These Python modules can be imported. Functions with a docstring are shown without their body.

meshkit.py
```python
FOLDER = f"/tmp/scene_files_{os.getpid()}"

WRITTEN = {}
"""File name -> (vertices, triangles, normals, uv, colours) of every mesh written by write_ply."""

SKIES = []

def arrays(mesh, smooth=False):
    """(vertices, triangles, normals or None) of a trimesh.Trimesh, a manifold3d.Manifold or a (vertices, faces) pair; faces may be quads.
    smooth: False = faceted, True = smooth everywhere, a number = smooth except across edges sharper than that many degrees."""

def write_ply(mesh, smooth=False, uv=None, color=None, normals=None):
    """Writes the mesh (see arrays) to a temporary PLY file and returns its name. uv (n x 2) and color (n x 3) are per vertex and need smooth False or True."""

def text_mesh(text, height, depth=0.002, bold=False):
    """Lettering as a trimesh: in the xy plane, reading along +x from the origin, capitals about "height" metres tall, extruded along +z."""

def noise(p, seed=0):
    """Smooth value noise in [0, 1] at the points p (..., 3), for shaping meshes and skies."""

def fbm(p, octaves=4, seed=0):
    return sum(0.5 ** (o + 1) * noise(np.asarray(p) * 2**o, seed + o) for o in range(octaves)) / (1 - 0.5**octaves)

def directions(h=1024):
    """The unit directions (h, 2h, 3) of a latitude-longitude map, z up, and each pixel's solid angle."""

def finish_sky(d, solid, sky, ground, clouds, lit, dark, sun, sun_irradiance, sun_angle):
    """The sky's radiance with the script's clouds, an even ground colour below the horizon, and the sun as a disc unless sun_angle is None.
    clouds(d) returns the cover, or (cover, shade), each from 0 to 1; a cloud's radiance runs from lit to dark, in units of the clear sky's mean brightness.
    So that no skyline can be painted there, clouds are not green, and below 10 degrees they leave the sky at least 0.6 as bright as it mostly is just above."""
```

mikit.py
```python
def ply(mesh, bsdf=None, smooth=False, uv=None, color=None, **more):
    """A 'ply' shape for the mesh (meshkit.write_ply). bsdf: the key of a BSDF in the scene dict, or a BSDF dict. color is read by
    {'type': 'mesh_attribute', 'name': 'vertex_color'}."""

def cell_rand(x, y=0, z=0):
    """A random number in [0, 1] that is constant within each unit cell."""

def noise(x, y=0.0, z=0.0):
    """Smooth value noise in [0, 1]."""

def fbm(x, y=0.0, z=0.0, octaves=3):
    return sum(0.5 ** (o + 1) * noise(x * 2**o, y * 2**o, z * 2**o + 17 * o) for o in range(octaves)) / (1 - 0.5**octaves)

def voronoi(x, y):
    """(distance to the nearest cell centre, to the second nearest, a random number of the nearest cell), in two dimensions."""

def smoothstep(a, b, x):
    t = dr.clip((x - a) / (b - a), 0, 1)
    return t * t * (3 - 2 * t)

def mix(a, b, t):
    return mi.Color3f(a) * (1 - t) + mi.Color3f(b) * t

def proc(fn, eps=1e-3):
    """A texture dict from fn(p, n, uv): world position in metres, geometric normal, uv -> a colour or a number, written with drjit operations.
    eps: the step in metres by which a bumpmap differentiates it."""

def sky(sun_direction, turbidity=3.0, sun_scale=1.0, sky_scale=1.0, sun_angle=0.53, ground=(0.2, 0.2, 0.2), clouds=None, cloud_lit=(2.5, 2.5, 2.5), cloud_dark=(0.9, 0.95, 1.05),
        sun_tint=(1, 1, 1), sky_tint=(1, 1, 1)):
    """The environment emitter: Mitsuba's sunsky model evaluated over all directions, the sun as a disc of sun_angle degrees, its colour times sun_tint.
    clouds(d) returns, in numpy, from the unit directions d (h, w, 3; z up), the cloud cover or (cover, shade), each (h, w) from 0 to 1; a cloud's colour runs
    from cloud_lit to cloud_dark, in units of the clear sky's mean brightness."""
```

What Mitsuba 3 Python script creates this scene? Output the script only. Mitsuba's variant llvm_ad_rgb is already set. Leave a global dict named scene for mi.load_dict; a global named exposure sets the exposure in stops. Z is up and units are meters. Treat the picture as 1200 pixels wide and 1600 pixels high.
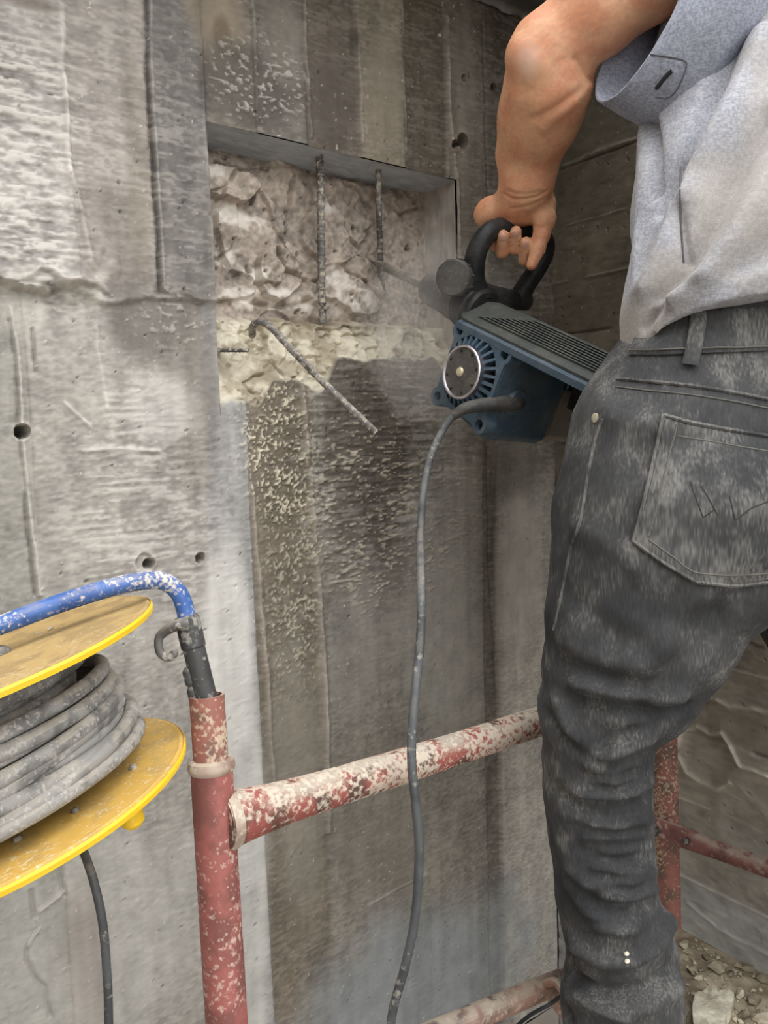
import math, random
import numpy as np, trimesh, manifold3d
import mitsuba as mi, drjit as dr
import mikit, meshkit
from mikit import proc, smoothstep as sstep, mix as cmix

# ------------------------------------------------------------------ camera, sky, exposure
F = 1250.0                      # focal length in pixels of the 1200 x 1600 frame
CAM = np.array([0.0, -1.25, 1.75])
YAW, PITCH, ROLL = math.radians(35.5), math.radians(5.85), 0.03
fwd = np.array([math.sin(YAW) * math.cos(PITCH), math.cos(YAW) * math.cos(PITCH), -math.sin(PITCH)])
r0 = np.array([math.cos(YAW), -math.sin(YAW), 0.0])
u0 = np.cross(r0, fwd)
RIGHT = r0 * math.cos(ROLL) - u0 * math.sin(ROLL)
UP = u0 * math.cos(ROLL) + r0 * math.sin(ROLL)
XC = 1.37                       # the right wall stands at x = XC, the left wall at y = 0
ZCEIL = 2.60
exposure = 3.75
T = mi.ScalarTransform4f
scene, labels = {}, {}
scene['camera'] = {'type': 'perspective', 'fov': math.degrees(2 * math.atan(600 / F)), 'fov_axis': 'x', 'near_clip': 0.05, 'far_clip': 200.0,
                   'to_world': T().look_at(origin=CAM.tolist(), target=(CAM + fwd).tolist(), up=UP.tolist())}
SKY = dict(sun_direction=(0.25, -0.75, 0.9), turbidity=6.0, sun_scale=0.0, sky_scale=1.0, ground=(0.30, 0.29, 0.27), sky_tint=(1.0, 0.98, 0.95))
scene['sky'] = mikit.sky(**SKY, clouds=lambda d: (np.full(d.shape[:2], 0.9), np.clip(0.9 - 0.85 * d[..., 2] + 0.3 * (meshkit.fbm(d * 3.0, 3) - 0.5), 0, 1)), cloud_lit=(3.0, 3.0, 3.0), cloud_dark=(1.0, 1.0, 1.0))

# ------------------------------------------------------------------ helpers
def P(px, py, z):
    """The world point at depth z (metres along the view axis) of the photo's pixel: where a thing was measured to stand."""
    return CAM + z * (fwd + RIGHT * (px - 600) / F - UP * (py - 800) / F)

def cdir(r, u, f):
    return RIGHT * r + UP * u + fwd * f

def W(px, py, y=0.0):
    """(x, z) on the left wall's plane."""
    d = P(px, py, 1.0) - CAM
    t = (y - CAM[1]) / d[1]
    p = CAM + t * d
    return np.array([p[0], p[2]])

def R(px, py, x=XC):
    """(y, z) on the right wall's plane."""
    d = P(px, py, 1.0) - CAM
    t = (x - CAM[0]) / d[0]
    p = CAM + t * d
    return np.array([p[1], p[2]])

def lin(*c):
    c = np.asarray(c, float) / 255.0
    return np.where(c <= 0.04045, c / 12.92, ((c + 0.055) / 1.055) ** 2.4)

def smst(a, b, x):
    t = np.clip((x - a) / (b - a), 0, 1)
    return t * t * (3 - 2 * t)

def n3(x, y, z=0.0, seed=0, octaves=3):
    x, y, z = np.broadcast_arrays(np.asarray(x, float), y, z)
    return meshkit.fbm(np.stack([x, y, z], -1), octaves, seed)

def numbered(key):
    if key not in scene and key not in labels:
        return key
    for k in range(1, 1000):
        if f'{key}_{k:03d}' not in scene and f'{key}_{k:03d}' not in labels:
            return f'{key}_{k:03d}'

def add(name, mesh, bsdf, parent=None, smooth=30, label=None, cat=None, group=None, kind=None, **more):
    key = numbered((parent + '__' if parent else '') + name)
    scene[key] = mikit.ply(mesh, bsdf, smooth=smooth, **more)
    info = {k: v for k, v in (('label', label), ('category', cat), ('group', group), ('kind', kind)) if v}
    if info:
        labels[key] = info
    return key

def thing(name, label, cat, group=None):
    key = numbered(name)
    labels[key] = {'label': label, 'category': cat}
    if group:
        labels[key]['group'] = group
    return key

def bs(name, d):
    scene[name] = {'type': 'twosided', 'b': d} if d['type'] in ('principled', 'diffuse', 'roughconductor') else d
    return name

def smoothpath(pts, n):
    """Catmull-Rom through the points, n samples."""
    p = np.asarray(pts, float)
    p = np.vstack([2 * p[0] - p[1], p, 2 * p[-1] - p[-2]])
    t = np.linspace(0, len(p) - 3 - 1e-9, n)
    i = t.astype(int)
    f = (t - i)[:, None]
    a, b, c, d = p[i], p[i + 1], p[i + 2], p[i + 3]
    return 0.5 * ((2 * b) + (c - a) * f + (2 * a - 5 * b + 4 * c - d) * f**2 + (3 * b - a - 3 * c + d) * f**3)

def tube(path, radius, sides=14, cap=True, squash=None, first=None):
    """A tube along a polyline; radius a number or one per point; squash = (vector, factor): flattened along the vector."""
    p = np.asarray(path, float)
    r = np.broadcast_to(radius, (len(p),)).astype(float)
    t = np.gradient(p, axis=0)
    t /= np.linalg.norm(t, axis=1, keepdims=True) + 1e-12
    a = np.cross(t[0], first if first is not None else ([0, 0, 1] if abs(t[0][2]) < 0.9 else [1, 0, 0]))
    A = []
    for k in range(len(p)):
        a = a - t[k] * (a @ t[k])
        a /= np.linalg.norm(a)
        A.append(a)
    A = np.array(A)
    B = np.cross(t, A)
    ang = np.arange(sides) * 2 * np.pi / sides
    off = np.cos(ang)[None, :, None] * A[:, None] + np.sin(ang)[None, :, None] * B[:, None]
    v = p[:, None] + r[:, None, None] * off
    i, j = np.meshgrid(np.arange(len(p) - 1), np.arange(sides), indexing='ij')
    q = np.stack([i * sides + j, i * sides + (j + 1) % sides, (i + 1) * sides + (j + 1) % sides, (i + 1) * sides + j], -1).reshape(-1, 4)
    f = np.vstack([q[:, [0, 1, 2]], q[:, [0, 2, 3]]])
    v = v.reshape(-1, 3)
    if cap:
        n = len(v)
        v = np.vstack([v, p[:1], p[-1:]])
        j = np.arange(sides)
        f = np.vstack([f, np.stack([(j + 1) % sides, j, j * 0 + n], 1), np.stack([n - sides + j, n - sides + (j + 1) % sides, j * 0 + n + 1], 1)])
    m = trimesh.Trimesh(v, f, process=False)
    return m

def pipe(path, r_out, r_in, sides=24):
    """A hollow open tube with wall thickness."""
    p = np.asarray(path, float)
    o = tube(p, r_out, sides, cap=False); i = tube(p, r_in, sides, cap=False)
    n, L = len(o.vertices), len(p)
    f = [o.faces, i.faces[:, ::-1] + n]
    j = np.arange(sides); k = (j + 1) % sides
    for base, flip in ((0, False), ((L - 1) * sides, True)):
        a = np.vstack([np.stack([base + j, n + base + j, base + k], 1), np.stack([base + k, n + base + j, n + base + k], 1)])
        f.append(a[:, ::-1] if flip else a)
    m = trimesh.Trimesh(np.vstack([o.vertices, i.vertices]), np.vstack(f), process=False)
    m.fix_normals()
    return m

def frame_mesh(mesh, o, ax, ay, az):
    m = mesh.copy()
    m.vertices = np.asarray(o) + m.vertices @ np.array([ax, ay, az])
    return m

def rbox(ex, ey, ez, r=0.004, n=3):
    """A rounded box centred on the origin: hull of eight spheres."""
    s = trimesh.creation.icosphere(n - 1 if n < 4 else 2, r)
    pts = np.vstack([s.vertices + np.array([sx * (ex / 2 - r), sy * (ey / 2 - r), sz * (ez / 2 - r)]) for sx in (-1, 1) for sy in (-1, 1) for sz in (-1, 1)])
    return hull(pts)

def hull(pts):
    m = manifold3d.Manifold.hull_points(np.asarray(pts, float))
    a = m.to_mesh()
    return trimesh.Trimesh(a.vert_properties[:, :3], a.tri_verts, process=False)

def to_man(m):
    return manifold3d.Manifold(manifold3d.Mesh(np.asarray(m.vertices, np.float32), np.asarray(m.faces, np.uint32)))

def from_man(m):
    a = m.to_mesh()
    return trimesh.Trimesh(a.vert_properties[:, :3], a.tri_verts, process=False)

def cyl(p0, p1, r0_, r1_=None, sides=32, bevel=0.0):
    p0, p1 = np.asarray(p0, float), np.asarray(p1, float)
    r1_ = r0_ if r1_ is None else r1_
    if bevel:
        d = (p1 - p0) / np.linalg.norm(p1 - p0)
        pts = [p0, p0 + d * 1e-5, p0 + d * bevel, p1 - d * bevel, p1 - d * 1e-5, p1]
        return tube(pts, [max(r0_ - bevel, 1e-4), r0_ - bevel, r0_, r1_, r1_ - bevel, max(r1_ - bevel, 1e-4)], sides)
    return tube([p0, p1], [r0_, r1_], sides)

def seg_dist(X, Y, pts):
    """Distance of points to a polyline (2D), and the parameter 0..1 along it."""
    best, par = np.full(np.shape(X), 9.0), np.zeros(np.shape(X))
    n = len(pts) - 1
    for k in range(n):
        a, b = np.asarray(pts[k], float), np.asarray(pts[k + 1], float)
        d = b - a
        t = np.clip(((X - a[0]) * d[0] + (Y - a[1]) * d[1]) / (d @ d + 1e-12), 0, 1)
        q = np.hypot(X - a[0] - t * d[0], Y - a[1] - t * d[1])
        par = np.where(q < best, (k + t) / n, par)
        best = np.minimum(best, q)
    return best, par

def cat(ms):
    return trimesh.util.concatenate(ms)
# ------------------------------------------------------------------ the left wall: board-marked concrete, one relief in metres
def WX(px, py):
    return W(px, py)[0]

def WZ(px, py):
    return W(px, py)[1]

def blob(U, Z, px, py, rx, ry, warp=0.25, seed=0, power=1.0):
    """A soft-edged patch with a ragged outline, 1 inside, 0 outside, its centre and radii measured on the photo."""
    c = W(px, py)
    sx = abs(WX(px + 1, py) - c[0]) * rx
    sz = abs(WZ(px, py + 1) - c[1]) * ry
    r = np.hypot((U - c[0]) / sx, (Z - c[1]) / sz)
    out, near = np.zeros(U.shape), r < 1.25 + warp
    if near.any():
        w = warp * 2 * (n3(U[near] * 14, Z[near] * 7, 3.0, seed, 4) - 0.5)
        out[near] = smst(1.25, 0.55, r[near] + w) ** power
    return out

ZP = WZ(250, 463)                                   # the pour line left of the recess
NL, NR = WX(327, 320), WX(711, 340)                 # recess: left, right edge
NT = WZ(520, 238)                                   # recess: top edge
NTl, NTr = WZ(322, 190), WZ(706, 281)
NB = WZ(345, 650)                                   # lowest ragged edge
ND = 0.095                                          # its depth
UB = [WX(100, 120), WX(229, 120), NL, WX(392, 60), WX(474, 100), WX(556, 60), WX(627, 100), WX(693, 100), WX(757, 120)]
UCOL = [(176, 171, 165), (158, 151, 144), (118, 114, 109), (124, 116, 105), (108, 103, 96), (98, 90, 80), (122, 114, 99), (90, 82, 70), (108, 100, 89), (92, 87, 76)]
LB = [WX(58, 800), WX(180, 800), WX(328, 800), WX(392, 800), WX(497, 800), WX(757, 850), WX(781, 900)]
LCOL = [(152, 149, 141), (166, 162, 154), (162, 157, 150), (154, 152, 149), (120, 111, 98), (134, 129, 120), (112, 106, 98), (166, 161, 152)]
rs = np.random.default_rng(7)
UOFF = [0.004, -0.001, 0.003, -0.002, 0.001, -0.003, 0.002, -0.002, 0.001, 0.0]
LOFF = [-0.003, 0.0, 0.0, 0.002, -0.009, -0.005, -0.012, -0.003]
TIE = [((35, 675), 11, 0.09), ((233, 881), 7.5, 0.09), ((225, 878), 13, 0.006), ((312, 872), 7.0, 0.05), ((720, 222), 9, 0.06), ((708, 228), 6, 0.03), ((768, 137), 4, 0.06), ((722, 124), 4.5, 0.008)]

def upper_weight(U, Z):
    """1 where the upper pour's boards show: above the pour line left of the recess, everywhere above it, and right of it."""
    ragged = 0.012 * (n3(U * 30, 0.0, 5.0, 3) - 0.5) * 2
    left = smst(-0.004, 0.004, Z - ZP - ragged)
    right = smst(WX(690, 700), WX(770, 700), U) * smst(WZ(760, 900), WZ(760, 620), Z)
    return np.where(U < NL + 0.02, left, np.where(U < NR, (Z > NB + 0.12) * 1.0, np.maximum(right, (Z > WZ(712, 520)) * 1.0)))

def pick(U, bounds, vals, soft=0.0025, wob=None):
    out = np.broadcast_to(np.asarray(vals[0], float), U.shape + np.shape(vals[0])).copy()
    for b, v in zip(bounds, vals[1:]):
        t = smst(-soft, soft, U + (0 if wob is None else wob) - b)
        t = t[..., None] if np.ndim(v) else t
        out = out * (1 - t) + np.asarray(v, float) * t
    return out

def relief(U, Z):
    """(height out of the wall in metres, linear albedo) at wall points."""
    wob = 0.006 * (n3(Z * 5.0, U * 2, 1.0, 2) - 0.5)
    up = upper_weight(U, Z)
    # --- colours of the boards and their offsets
    ucol = pick(U, UB, [lin(*c) for c in UCOL], 0.004, wob)
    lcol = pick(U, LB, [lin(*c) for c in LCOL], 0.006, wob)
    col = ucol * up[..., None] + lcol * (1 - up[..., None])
    h = pick(U, UB, UOFF, 0.002, wob) * up + pick(U, LB, LOFF, 0.002, wob) * (1 - up)
    # the upper pour stands proud at the left and breaks off in a ragged edge
    proud = smst(WX(190, 440), WX(90, 440), U)
    h += up * (0.004 + 0.014 * proud * smst(ZP + 0.20, ZP, Z))
    # --- fins and grooves at the joints
    def joint(pts, w, a, light=0.25, seed=0, brk=0.45):
        nonlocal h, col
        q = [W(*p) for p in pts]
        q = np.array(q)
        near = (U > q[:, 0].min() - 0.03) & (U < q[:, 0].max() + 0.03) & (Z > q[:, 1].min() - 0.03) & (Z < q[:, 1].max() + 0.03)
        if not near.any():
            return
        u, z, k = U[near], Z[near], col[near]
        d, t = seg_dist(u + 0.006 * (n3(z * 22, 1.0, seed) - 0.5), z, q)
        m = np.exp(-(d / w) ** 2) * smst(brk - 0.25, brk + 0.1, n3(z * 28, seed * 3.1, 0.0, 9, 3) + 0.05)
        h[near] += a * m
        col[near] = k * (1 - 0.8 * m[..., None]) + (0.8 * m[..., None]) * (k * (1 + light) + 0.09 * np.sign(light) * (light > 0))
    joint([(94, -60), (98, 120), (106, 260), (122, 330), (140, 415)], 0.005, 0.006, 0.35, 1)
    joint([(223, -60), (229, 120), (240, 300), (248, 455)], 0.0028, -0.006, -0.75, 2, 0.0)
    joint([(229, -60), (235, 120), (246, 300), (254, 455)], 0.003, 0.003, 0.35, 4, 0.2)
    joint([(474, -60), (477, 100), (484, 215)], 0.0035, 0.005, 0.35, 5, 0.3)
    joint([(392, -40), (400, 190)], 0.003, 0.002, 0.1, 6)
    joint([(550, -60), (557, 90), (562, 225)], 0.004, 0.004, 0.3, 7)
    joint([(624, -60), (628, 100), (634, 250)], 0.003, 0.004, 0.3, 8)
    joint([(697, 30), (700, 190), (712, 290), (716, 420)], 0.004, 0.005, 0.3, 10)
    joint([(752, 40), (756, 180), (760, 330)], 0.003, -0.004, -0.5, 11, 0.1)
    joint([(312, 60), (316, 190), (322, 260), (338, 460)], 0.003, 0.003, 0.1, 12)
    joint([(16, 480), (30, 560), (36, 680), (48, 800), (62, 930)], 0.0035, 0.005, 0.45, 13, 0.2)
    joint([(12, 500), (25, 560), (31, 680), (42, 800), (55, 930)], 0.0025, -0.005, -0.55, 14, 0.2)
    joint([(94, 1340), (100, 1400)], 0.003, -0.006, -0.6, 15, 0.0)
    joint([(100, 1396), (62, 1425)], 0.003, 0.005, 0.5, 16, 0.0)
    joint([(48, 1395), (53, 1440), (60, 1450), (44, 1475), (42, 1500), (56, 1530), (72, 1545), (76, 1590)], 0.0028, -0.006, -0.6, 17, 0.15)
    joint([(56, 1440), (62, 1452), (48, 1472), (46, 1480)], 0.004, 0.005, 0.5, 18, 0.0)
    joint([(396, 760), (404, 860), (414, 980), (424, 1100), (434, 1260)], 0.005, 0.006, 0.5, 19, 0.38)
    joint([(470, 560), (480, 660), (488, 760), (497, 880), (505, 1000), (512, 1150), (516, 1300)], 0.006, 0.009, 0.55, 20, 0.36)
    joint([(760, 700), (770, 880), (782, 1090)], 0.002, -0.004, -0.5, 21, 0.0)
    joint([(150, 470), (152, 560), (170, 640)], 0.004, 0.003, 0.15, 22)
    joint([(48, 515), (56, 580)], 0.0022, -0.005, -0.6, 23, 0.0)
    joint([(100, 628), (142, 668)], 0.0022, 0.003, 0.6, 24, 0.0)
    joint([(130, 705), (185, 700), (250, 706)], 0.003, 0.003, 0.35, 25)
    joint([(600, 740), (640, 722)], 0.0022, 0.002, 0.5, 26, 0.0)
    joint([(580, 1415), (640, 1382), (668, 1366)], 0.0022, 0.002, 0.6, 27, 0.0)
    # the ledge of the pour line, ragged and cracked
    q = [W(*p) for p in [(0, 448), (60, 420), (110, 440), (160, 470), (240, 462), (300, 468), (340, 470)]]
    d, t = seg_dist(U, Z + 0.012 * (n3(U * 40, 2.0, 0.0, 4) - 0.5), q)
    led = np.exp(-(d / 0.006) ** 2) * (U < NL + 0.012)
    h += led * 0.006
    col = col * (1 + 0.35 * led[..., None])
    lump = blob(U, Z, 145, 405, 36, 55, 0.5, 5) + 0.8 * blob(U, Z, 130, 455, 38, 26, 0.5, 8)
    h += 0.013 * lump * (0.3 + n3(U * 60, Z * 60, 1.0, 6)) * (1 - 0.3 * lump)
    col = col * (1 + 0.25 * lump[..., None]) + 0.02 * lump[..., None]
    und = blob(U, Z, 100, 462, 46, 20, 0.3, 9)
    h -= 0.012 * und
    # --- wood grain pressed into the concrete
    g1 = n3(U * 26 + 3 * n3(U * 9, Z * 9, 2.0, 12), Z * 185, 0.0, 11, 2) - 0.5
    fine = n3(U * 120, Z * 260, 0.0, 13, 2) - 0.5
    vert = n3(U * 150, Z * 9, 0.0, 14, 3) - 0.5
    mg = np.clip(1.25 * blob(U, Z, 30, 250, 105, 215, 0.15, 15) + 0.5 * blob(U, Z, 230, 780, 130, 210, 0.3, 16) + 0.28 * blob(U, Z, 130, 200, 130, 260, 0.3, 17)
                 + 0.9 * blob(U, Z, 600, 720, 130, 190, 0.2, 18) + 0.15 * blob(U, Z, 270, 330, 60, 180, 0.3, 19) + 0.12, 0, 1.3)
    h += mg * 0.0050 * g1 + 0.0012 * fine + 0.001 * vert
    lightg = smst(0.03, 0.15, g1 + 0.45 * fine) * mg  # pale dust and relief highlight on grain ridges, put into the colour
    trough_shade = smst(-0.02, -0.2, g1 + 0.3 * fine) * np.clip(mg, 0, 1)  # shade in the grain troughs, carried by the albedo
    # --- smaller relief, stains and a painted hazy glow
    med = n3(U * 11, Z * 7, 0.0, 21, 4) - 0.5
    h += 0.004 * med
    mott = n3(U * 38, Z * 30, 4.0, 22, 4) - 0.5
    run = n3(U * 55, Z * 3.0, 7.0, 23, 3) - 0.5
    col = col * (1 + 0.50 * med + 0.48 * mott + 0.40 * run + 0.55 * fine - 0.22 * trough_shade)[..., None]
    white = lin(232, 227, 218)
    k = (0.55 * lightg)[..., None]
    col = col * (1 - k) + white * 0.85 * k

    def paint(c, m, s=1.0):
        nonlocal col
        if m.any():
            m = np.clip(m * s, 0, 1)[..., None]
            col = col * (1 - m) + lin(*c) * (1 + 0.35 * mott + 0.3 * run)[..., None] * m
    paint((104, 98, 92), blob(U, Z, 240, 500, 95, 75, 0.45, 31), 0.75)
    paint((120, 112, 104), blob(U, Z, 300, 620, 50, 150, 0.4, 32), 0.5)
    paint((126, 118, 110), blob(U, Z, 170, 360, 60, 90, 0.4, 33), 0.5)
    paint((150, 140, 124), blob(U, Z, 215, 280, 22, 190, 0.3, 34), 0.4)
    paint((150, 138, 120), blob(U, Z, 340, 30, 45, 60, 0.5, 35), 0.7)
    paint((96, 76, 58), blob(U, Z, 345, 55, 14, 30, 0.5, 36), 0.6)
    paint((96, 76, 58), blob(U, Z, 40, 5, 60, 14, 0.5, 37), 0.55)
    paint((84, 78, 72), blob(U, Z, 380, 140, 95, 65, 0.35, 38), 0.75)
    paint((140, 134, 124), blob(U, Z, 440, 60, 30, 70, 0.45, 39), 0.6)
    paint((84, 76, 68), blob(U, Z, 515, 165, 42, 80, 0.3, 40), 0.75)
    paint((134, 126, 110), blob(U, Z, 600, 150, 28, 100, 0.35, 41), 0.6)
    paint((66, 60, 52), blob(U, Z, 551, 62, 9, 22, 0.3, 42), 0.7)
    paint((130, 123, 113), blob(U, Z, 722, 130, 14, 150, 0.3, 43), 0.5)
    paint((216, 213, 206), blob(U, Z, 355, 1020, 42, 170, 0.35, 44), 0.85)  # pale dust and hazy glow on the lower left wall, put into the colour
    paint((205, 203, 197), blob(U, Z, 385, 1330, 40, 330, 0.3, 45), 0.7)  # same dust and glow painted further down the wall
    paint((206, 203, 196), blob(U, Z, 250, 640, 60, 60, 0.4, 46), 0.55)
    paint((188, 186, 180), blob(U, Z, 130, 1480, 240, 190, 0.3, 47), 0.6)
    paint((150, 140, 132), blob(U, Z, 140, 1500, 40, 130, 0.25, 48), 0.6)
    paint((206, 202, 192), blob(U, Z, 30, 470, 40, 60, 0.4, 49), 0.5)
    paint((104, 94, 80), blob(U, Z, 445, 760, 50, 160, 0.2, 50), 0.5)
    paint((150, 144, 132), blob(U, Z, 470, 1230, 45, 240, 0.3, 51), 0.6)
    paint((82, 74, 66), blob(U, Z, 580, 690, 85, 150, 0.25, 52), 0.85)
    paint((92, 85, 78), blob(U, Z, 600, 860, 90, 70, 0.4, 53), 0.5)
    paint((168, 165, 158), blob(U, Z, 700, 930, 60, 270, 0.3, 54), 0.6)
    paint((148, 144, 137), blob(U, Z, 570, 1000, 60, 130, 0.4, 55), 0.5)
    paint((130, 121, 111), blob(U, Z, 590, 1300, 70, 160, 0.4, 56), 0.5)
    paint((146, 151, 154), blob(U, Z, 660, 1560, 200, 150, 0.3, 57), 0.8)
    paint((182, 177, 169), blob(U, Z, 815, 900, 36, 130, 0.35, 58), 0.75)
    paint((112, 106, 97), blob(U, Z, 800, 730, 40, 50, 0.4, 59), 0.6)
    paint((150, 144, 136), blob(U, Z, 690, 560, 45, 80, 0.4, 60), 0.6)
    # --- bumps: cream cement specks on the narrow board, strokes on the dark one, pale speckles above the recess
    sp = n3(U * 235, Z * 215, 0.0, 61, 2)
    ms = np.clip(blob(U, Z, 440, 690, 64, 150, 0.3, 62) + 0.6 * blob(U, Z, 455, 930, 55, 170, 0.3, 63), 0, 1)
    m = smst(0.62, 0.74, sp + 0.05 * ms + 0.22 * (n3(U * 40, Z * 40, 0.0, 59, 2) - 0.5)) * ms
    h += 0.004 * m
    paint((216, 207, 184), m, 0.85)
    st = n3(U * 85 + 4 * n3(U * 12, Z * 12, 1.0, 57), Z * 270, 0.0, 64, 2)
    ms = np.clip(blob(U, Z, 590, 790, 115, 190, 0.3, 65) + 0.5 * blob(U, Z, 700, 800, 60, 140, 0.3, 66), 0, 1)
    m = smst(0.68, 0.80, st + 0.04 * ms + 0.25 * (n3(U * 22, Z * 30, 0.0, 58, 2) - 0.5)) * ms
    h += 0.003 * m
    paint((196, 187, 168), m, 0.7)
    gl = n3(U * 130 + Z * 60, Z * 190, 0.0, 67, 2)
    ms = np.clip(blob(U, Z, 405, 130, 80, 75, 0.3, 68) + 0.6 * blob(U, Z, 270, 500, 70, 60, 0.3, 69) + 0.25 * blob(U, Z, 280, 150, 40, 120, 0.3, 70), 0, 1)
    m = smst(0.60, 0.74, gl) * ms
    h += 0.0035 * m
    paint((196, 192, 184), m, 0.7)
    pit = smst(0.885, 0.93, n3(U * 140, Z * 120, 0.0, 71, 2))
    h -= 0.004 * pit
    col = col * (1 - 0.55 * pit[..., None])
    spk = smst(0.87, 0.93, n3(U * 190, Z * 175, 3.0, 72, 2))
    h += 0.002 * spk
    paint((222, 217, 207), spk, 0.65)
    # --- tie holes and blow holes
    for (px, py), r, dep in TIE:
        c = W(px, py)
        rr = r * 0.5 * (abs(WX(px + 1, py) - c[0]) + abs(WZ(px, py + 1) - c[1]))
        d = np.hypot(U - c[0], Z - c[1])
        h -= dep * smst(rr * 1.08, rr * 0.86, d)
        rim = smst(rr * 1.9, rr * 1.1, d) * smst(rr * 0.95, rr * 1.1, d)
        h += 0.002 * rim
        col = col * (1 + 0.25 * rim[..., None])
    # --- the broken lip below the recess: from the recess's depth up to the face
    return h, np.clip(col, 0.02, 0.86)

def grid_mesh(u0, u1, z0, z1, step, fn, plane='left'):
    nu, nz = max(2, int(math.ceil((u1 - u0) / step)) + 1), max(2, int(math.ceil((z1 - z0) / step)) + 1)
    U, Z = np.meshgrid(np.linspace(u0, u1, nu), np.linspace(z0, z1, nz))
    h, c = fn(U, Z)
    V = np.stack([U, -h, Z], -1) if plane == 'left' else np.stack([XC - h, U, Z], -1)
    i, j = np.meshgrid(np.arange(nz - 1), np.arange(nu - 1), indexing='ij')
    a = i * nu + j
    f = np.vstack([np.stack([a, a + 1, a + nu + 1], -1).reshape(-1, 3), np.stack([a, a + nu + 1, a + nu], -1).reshape(-1, 3)])
    if plane == 'right':
        f = f[:, ::-1]
    return trimesh.Trimesh(V.reshape(-1, 3), f, process=False), c.reshape(-1, 3)

bs('m_concrete', {'type': 'twosided', 'b': {'type': 'principled', 'base_color': {'type': 'mesh_attribute', 'name': 'vertex_color'}, 'roughness': 0.62, 'specular': 0.35}})

def wall_patch(name, parent, *a, **k):
    m, c = grid_mesh(*a, **k)
    return add(name, m, 'm_concrete', parent, smooth=True, color=c)

STEP = 0.0023
XL, ZLO, ZHI = 0.08, 0.35, ZCEIL
labels['wall_left'] = {'kind': 'structure', 'label': 'grey board-marked concrete wall with a broken recess'}
for a, b in zip([XL] + UB[:2], UB[:3]):
    wall_patch('board_strip', 'wall_left', a, b, ZP, ZHI, STEP, relief)
NTOP = lambda U: NTl + (NTr - NTl) * (U - NL) / (NR - NL)

def above(U, Z):      # patches over the recess follow its slightly sloping upper edge
    t = (Z - 2.0) / (ZHI - 2.0)
    return U, NTOP(U) + t * (ZHI - NTOP(U))

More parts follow.
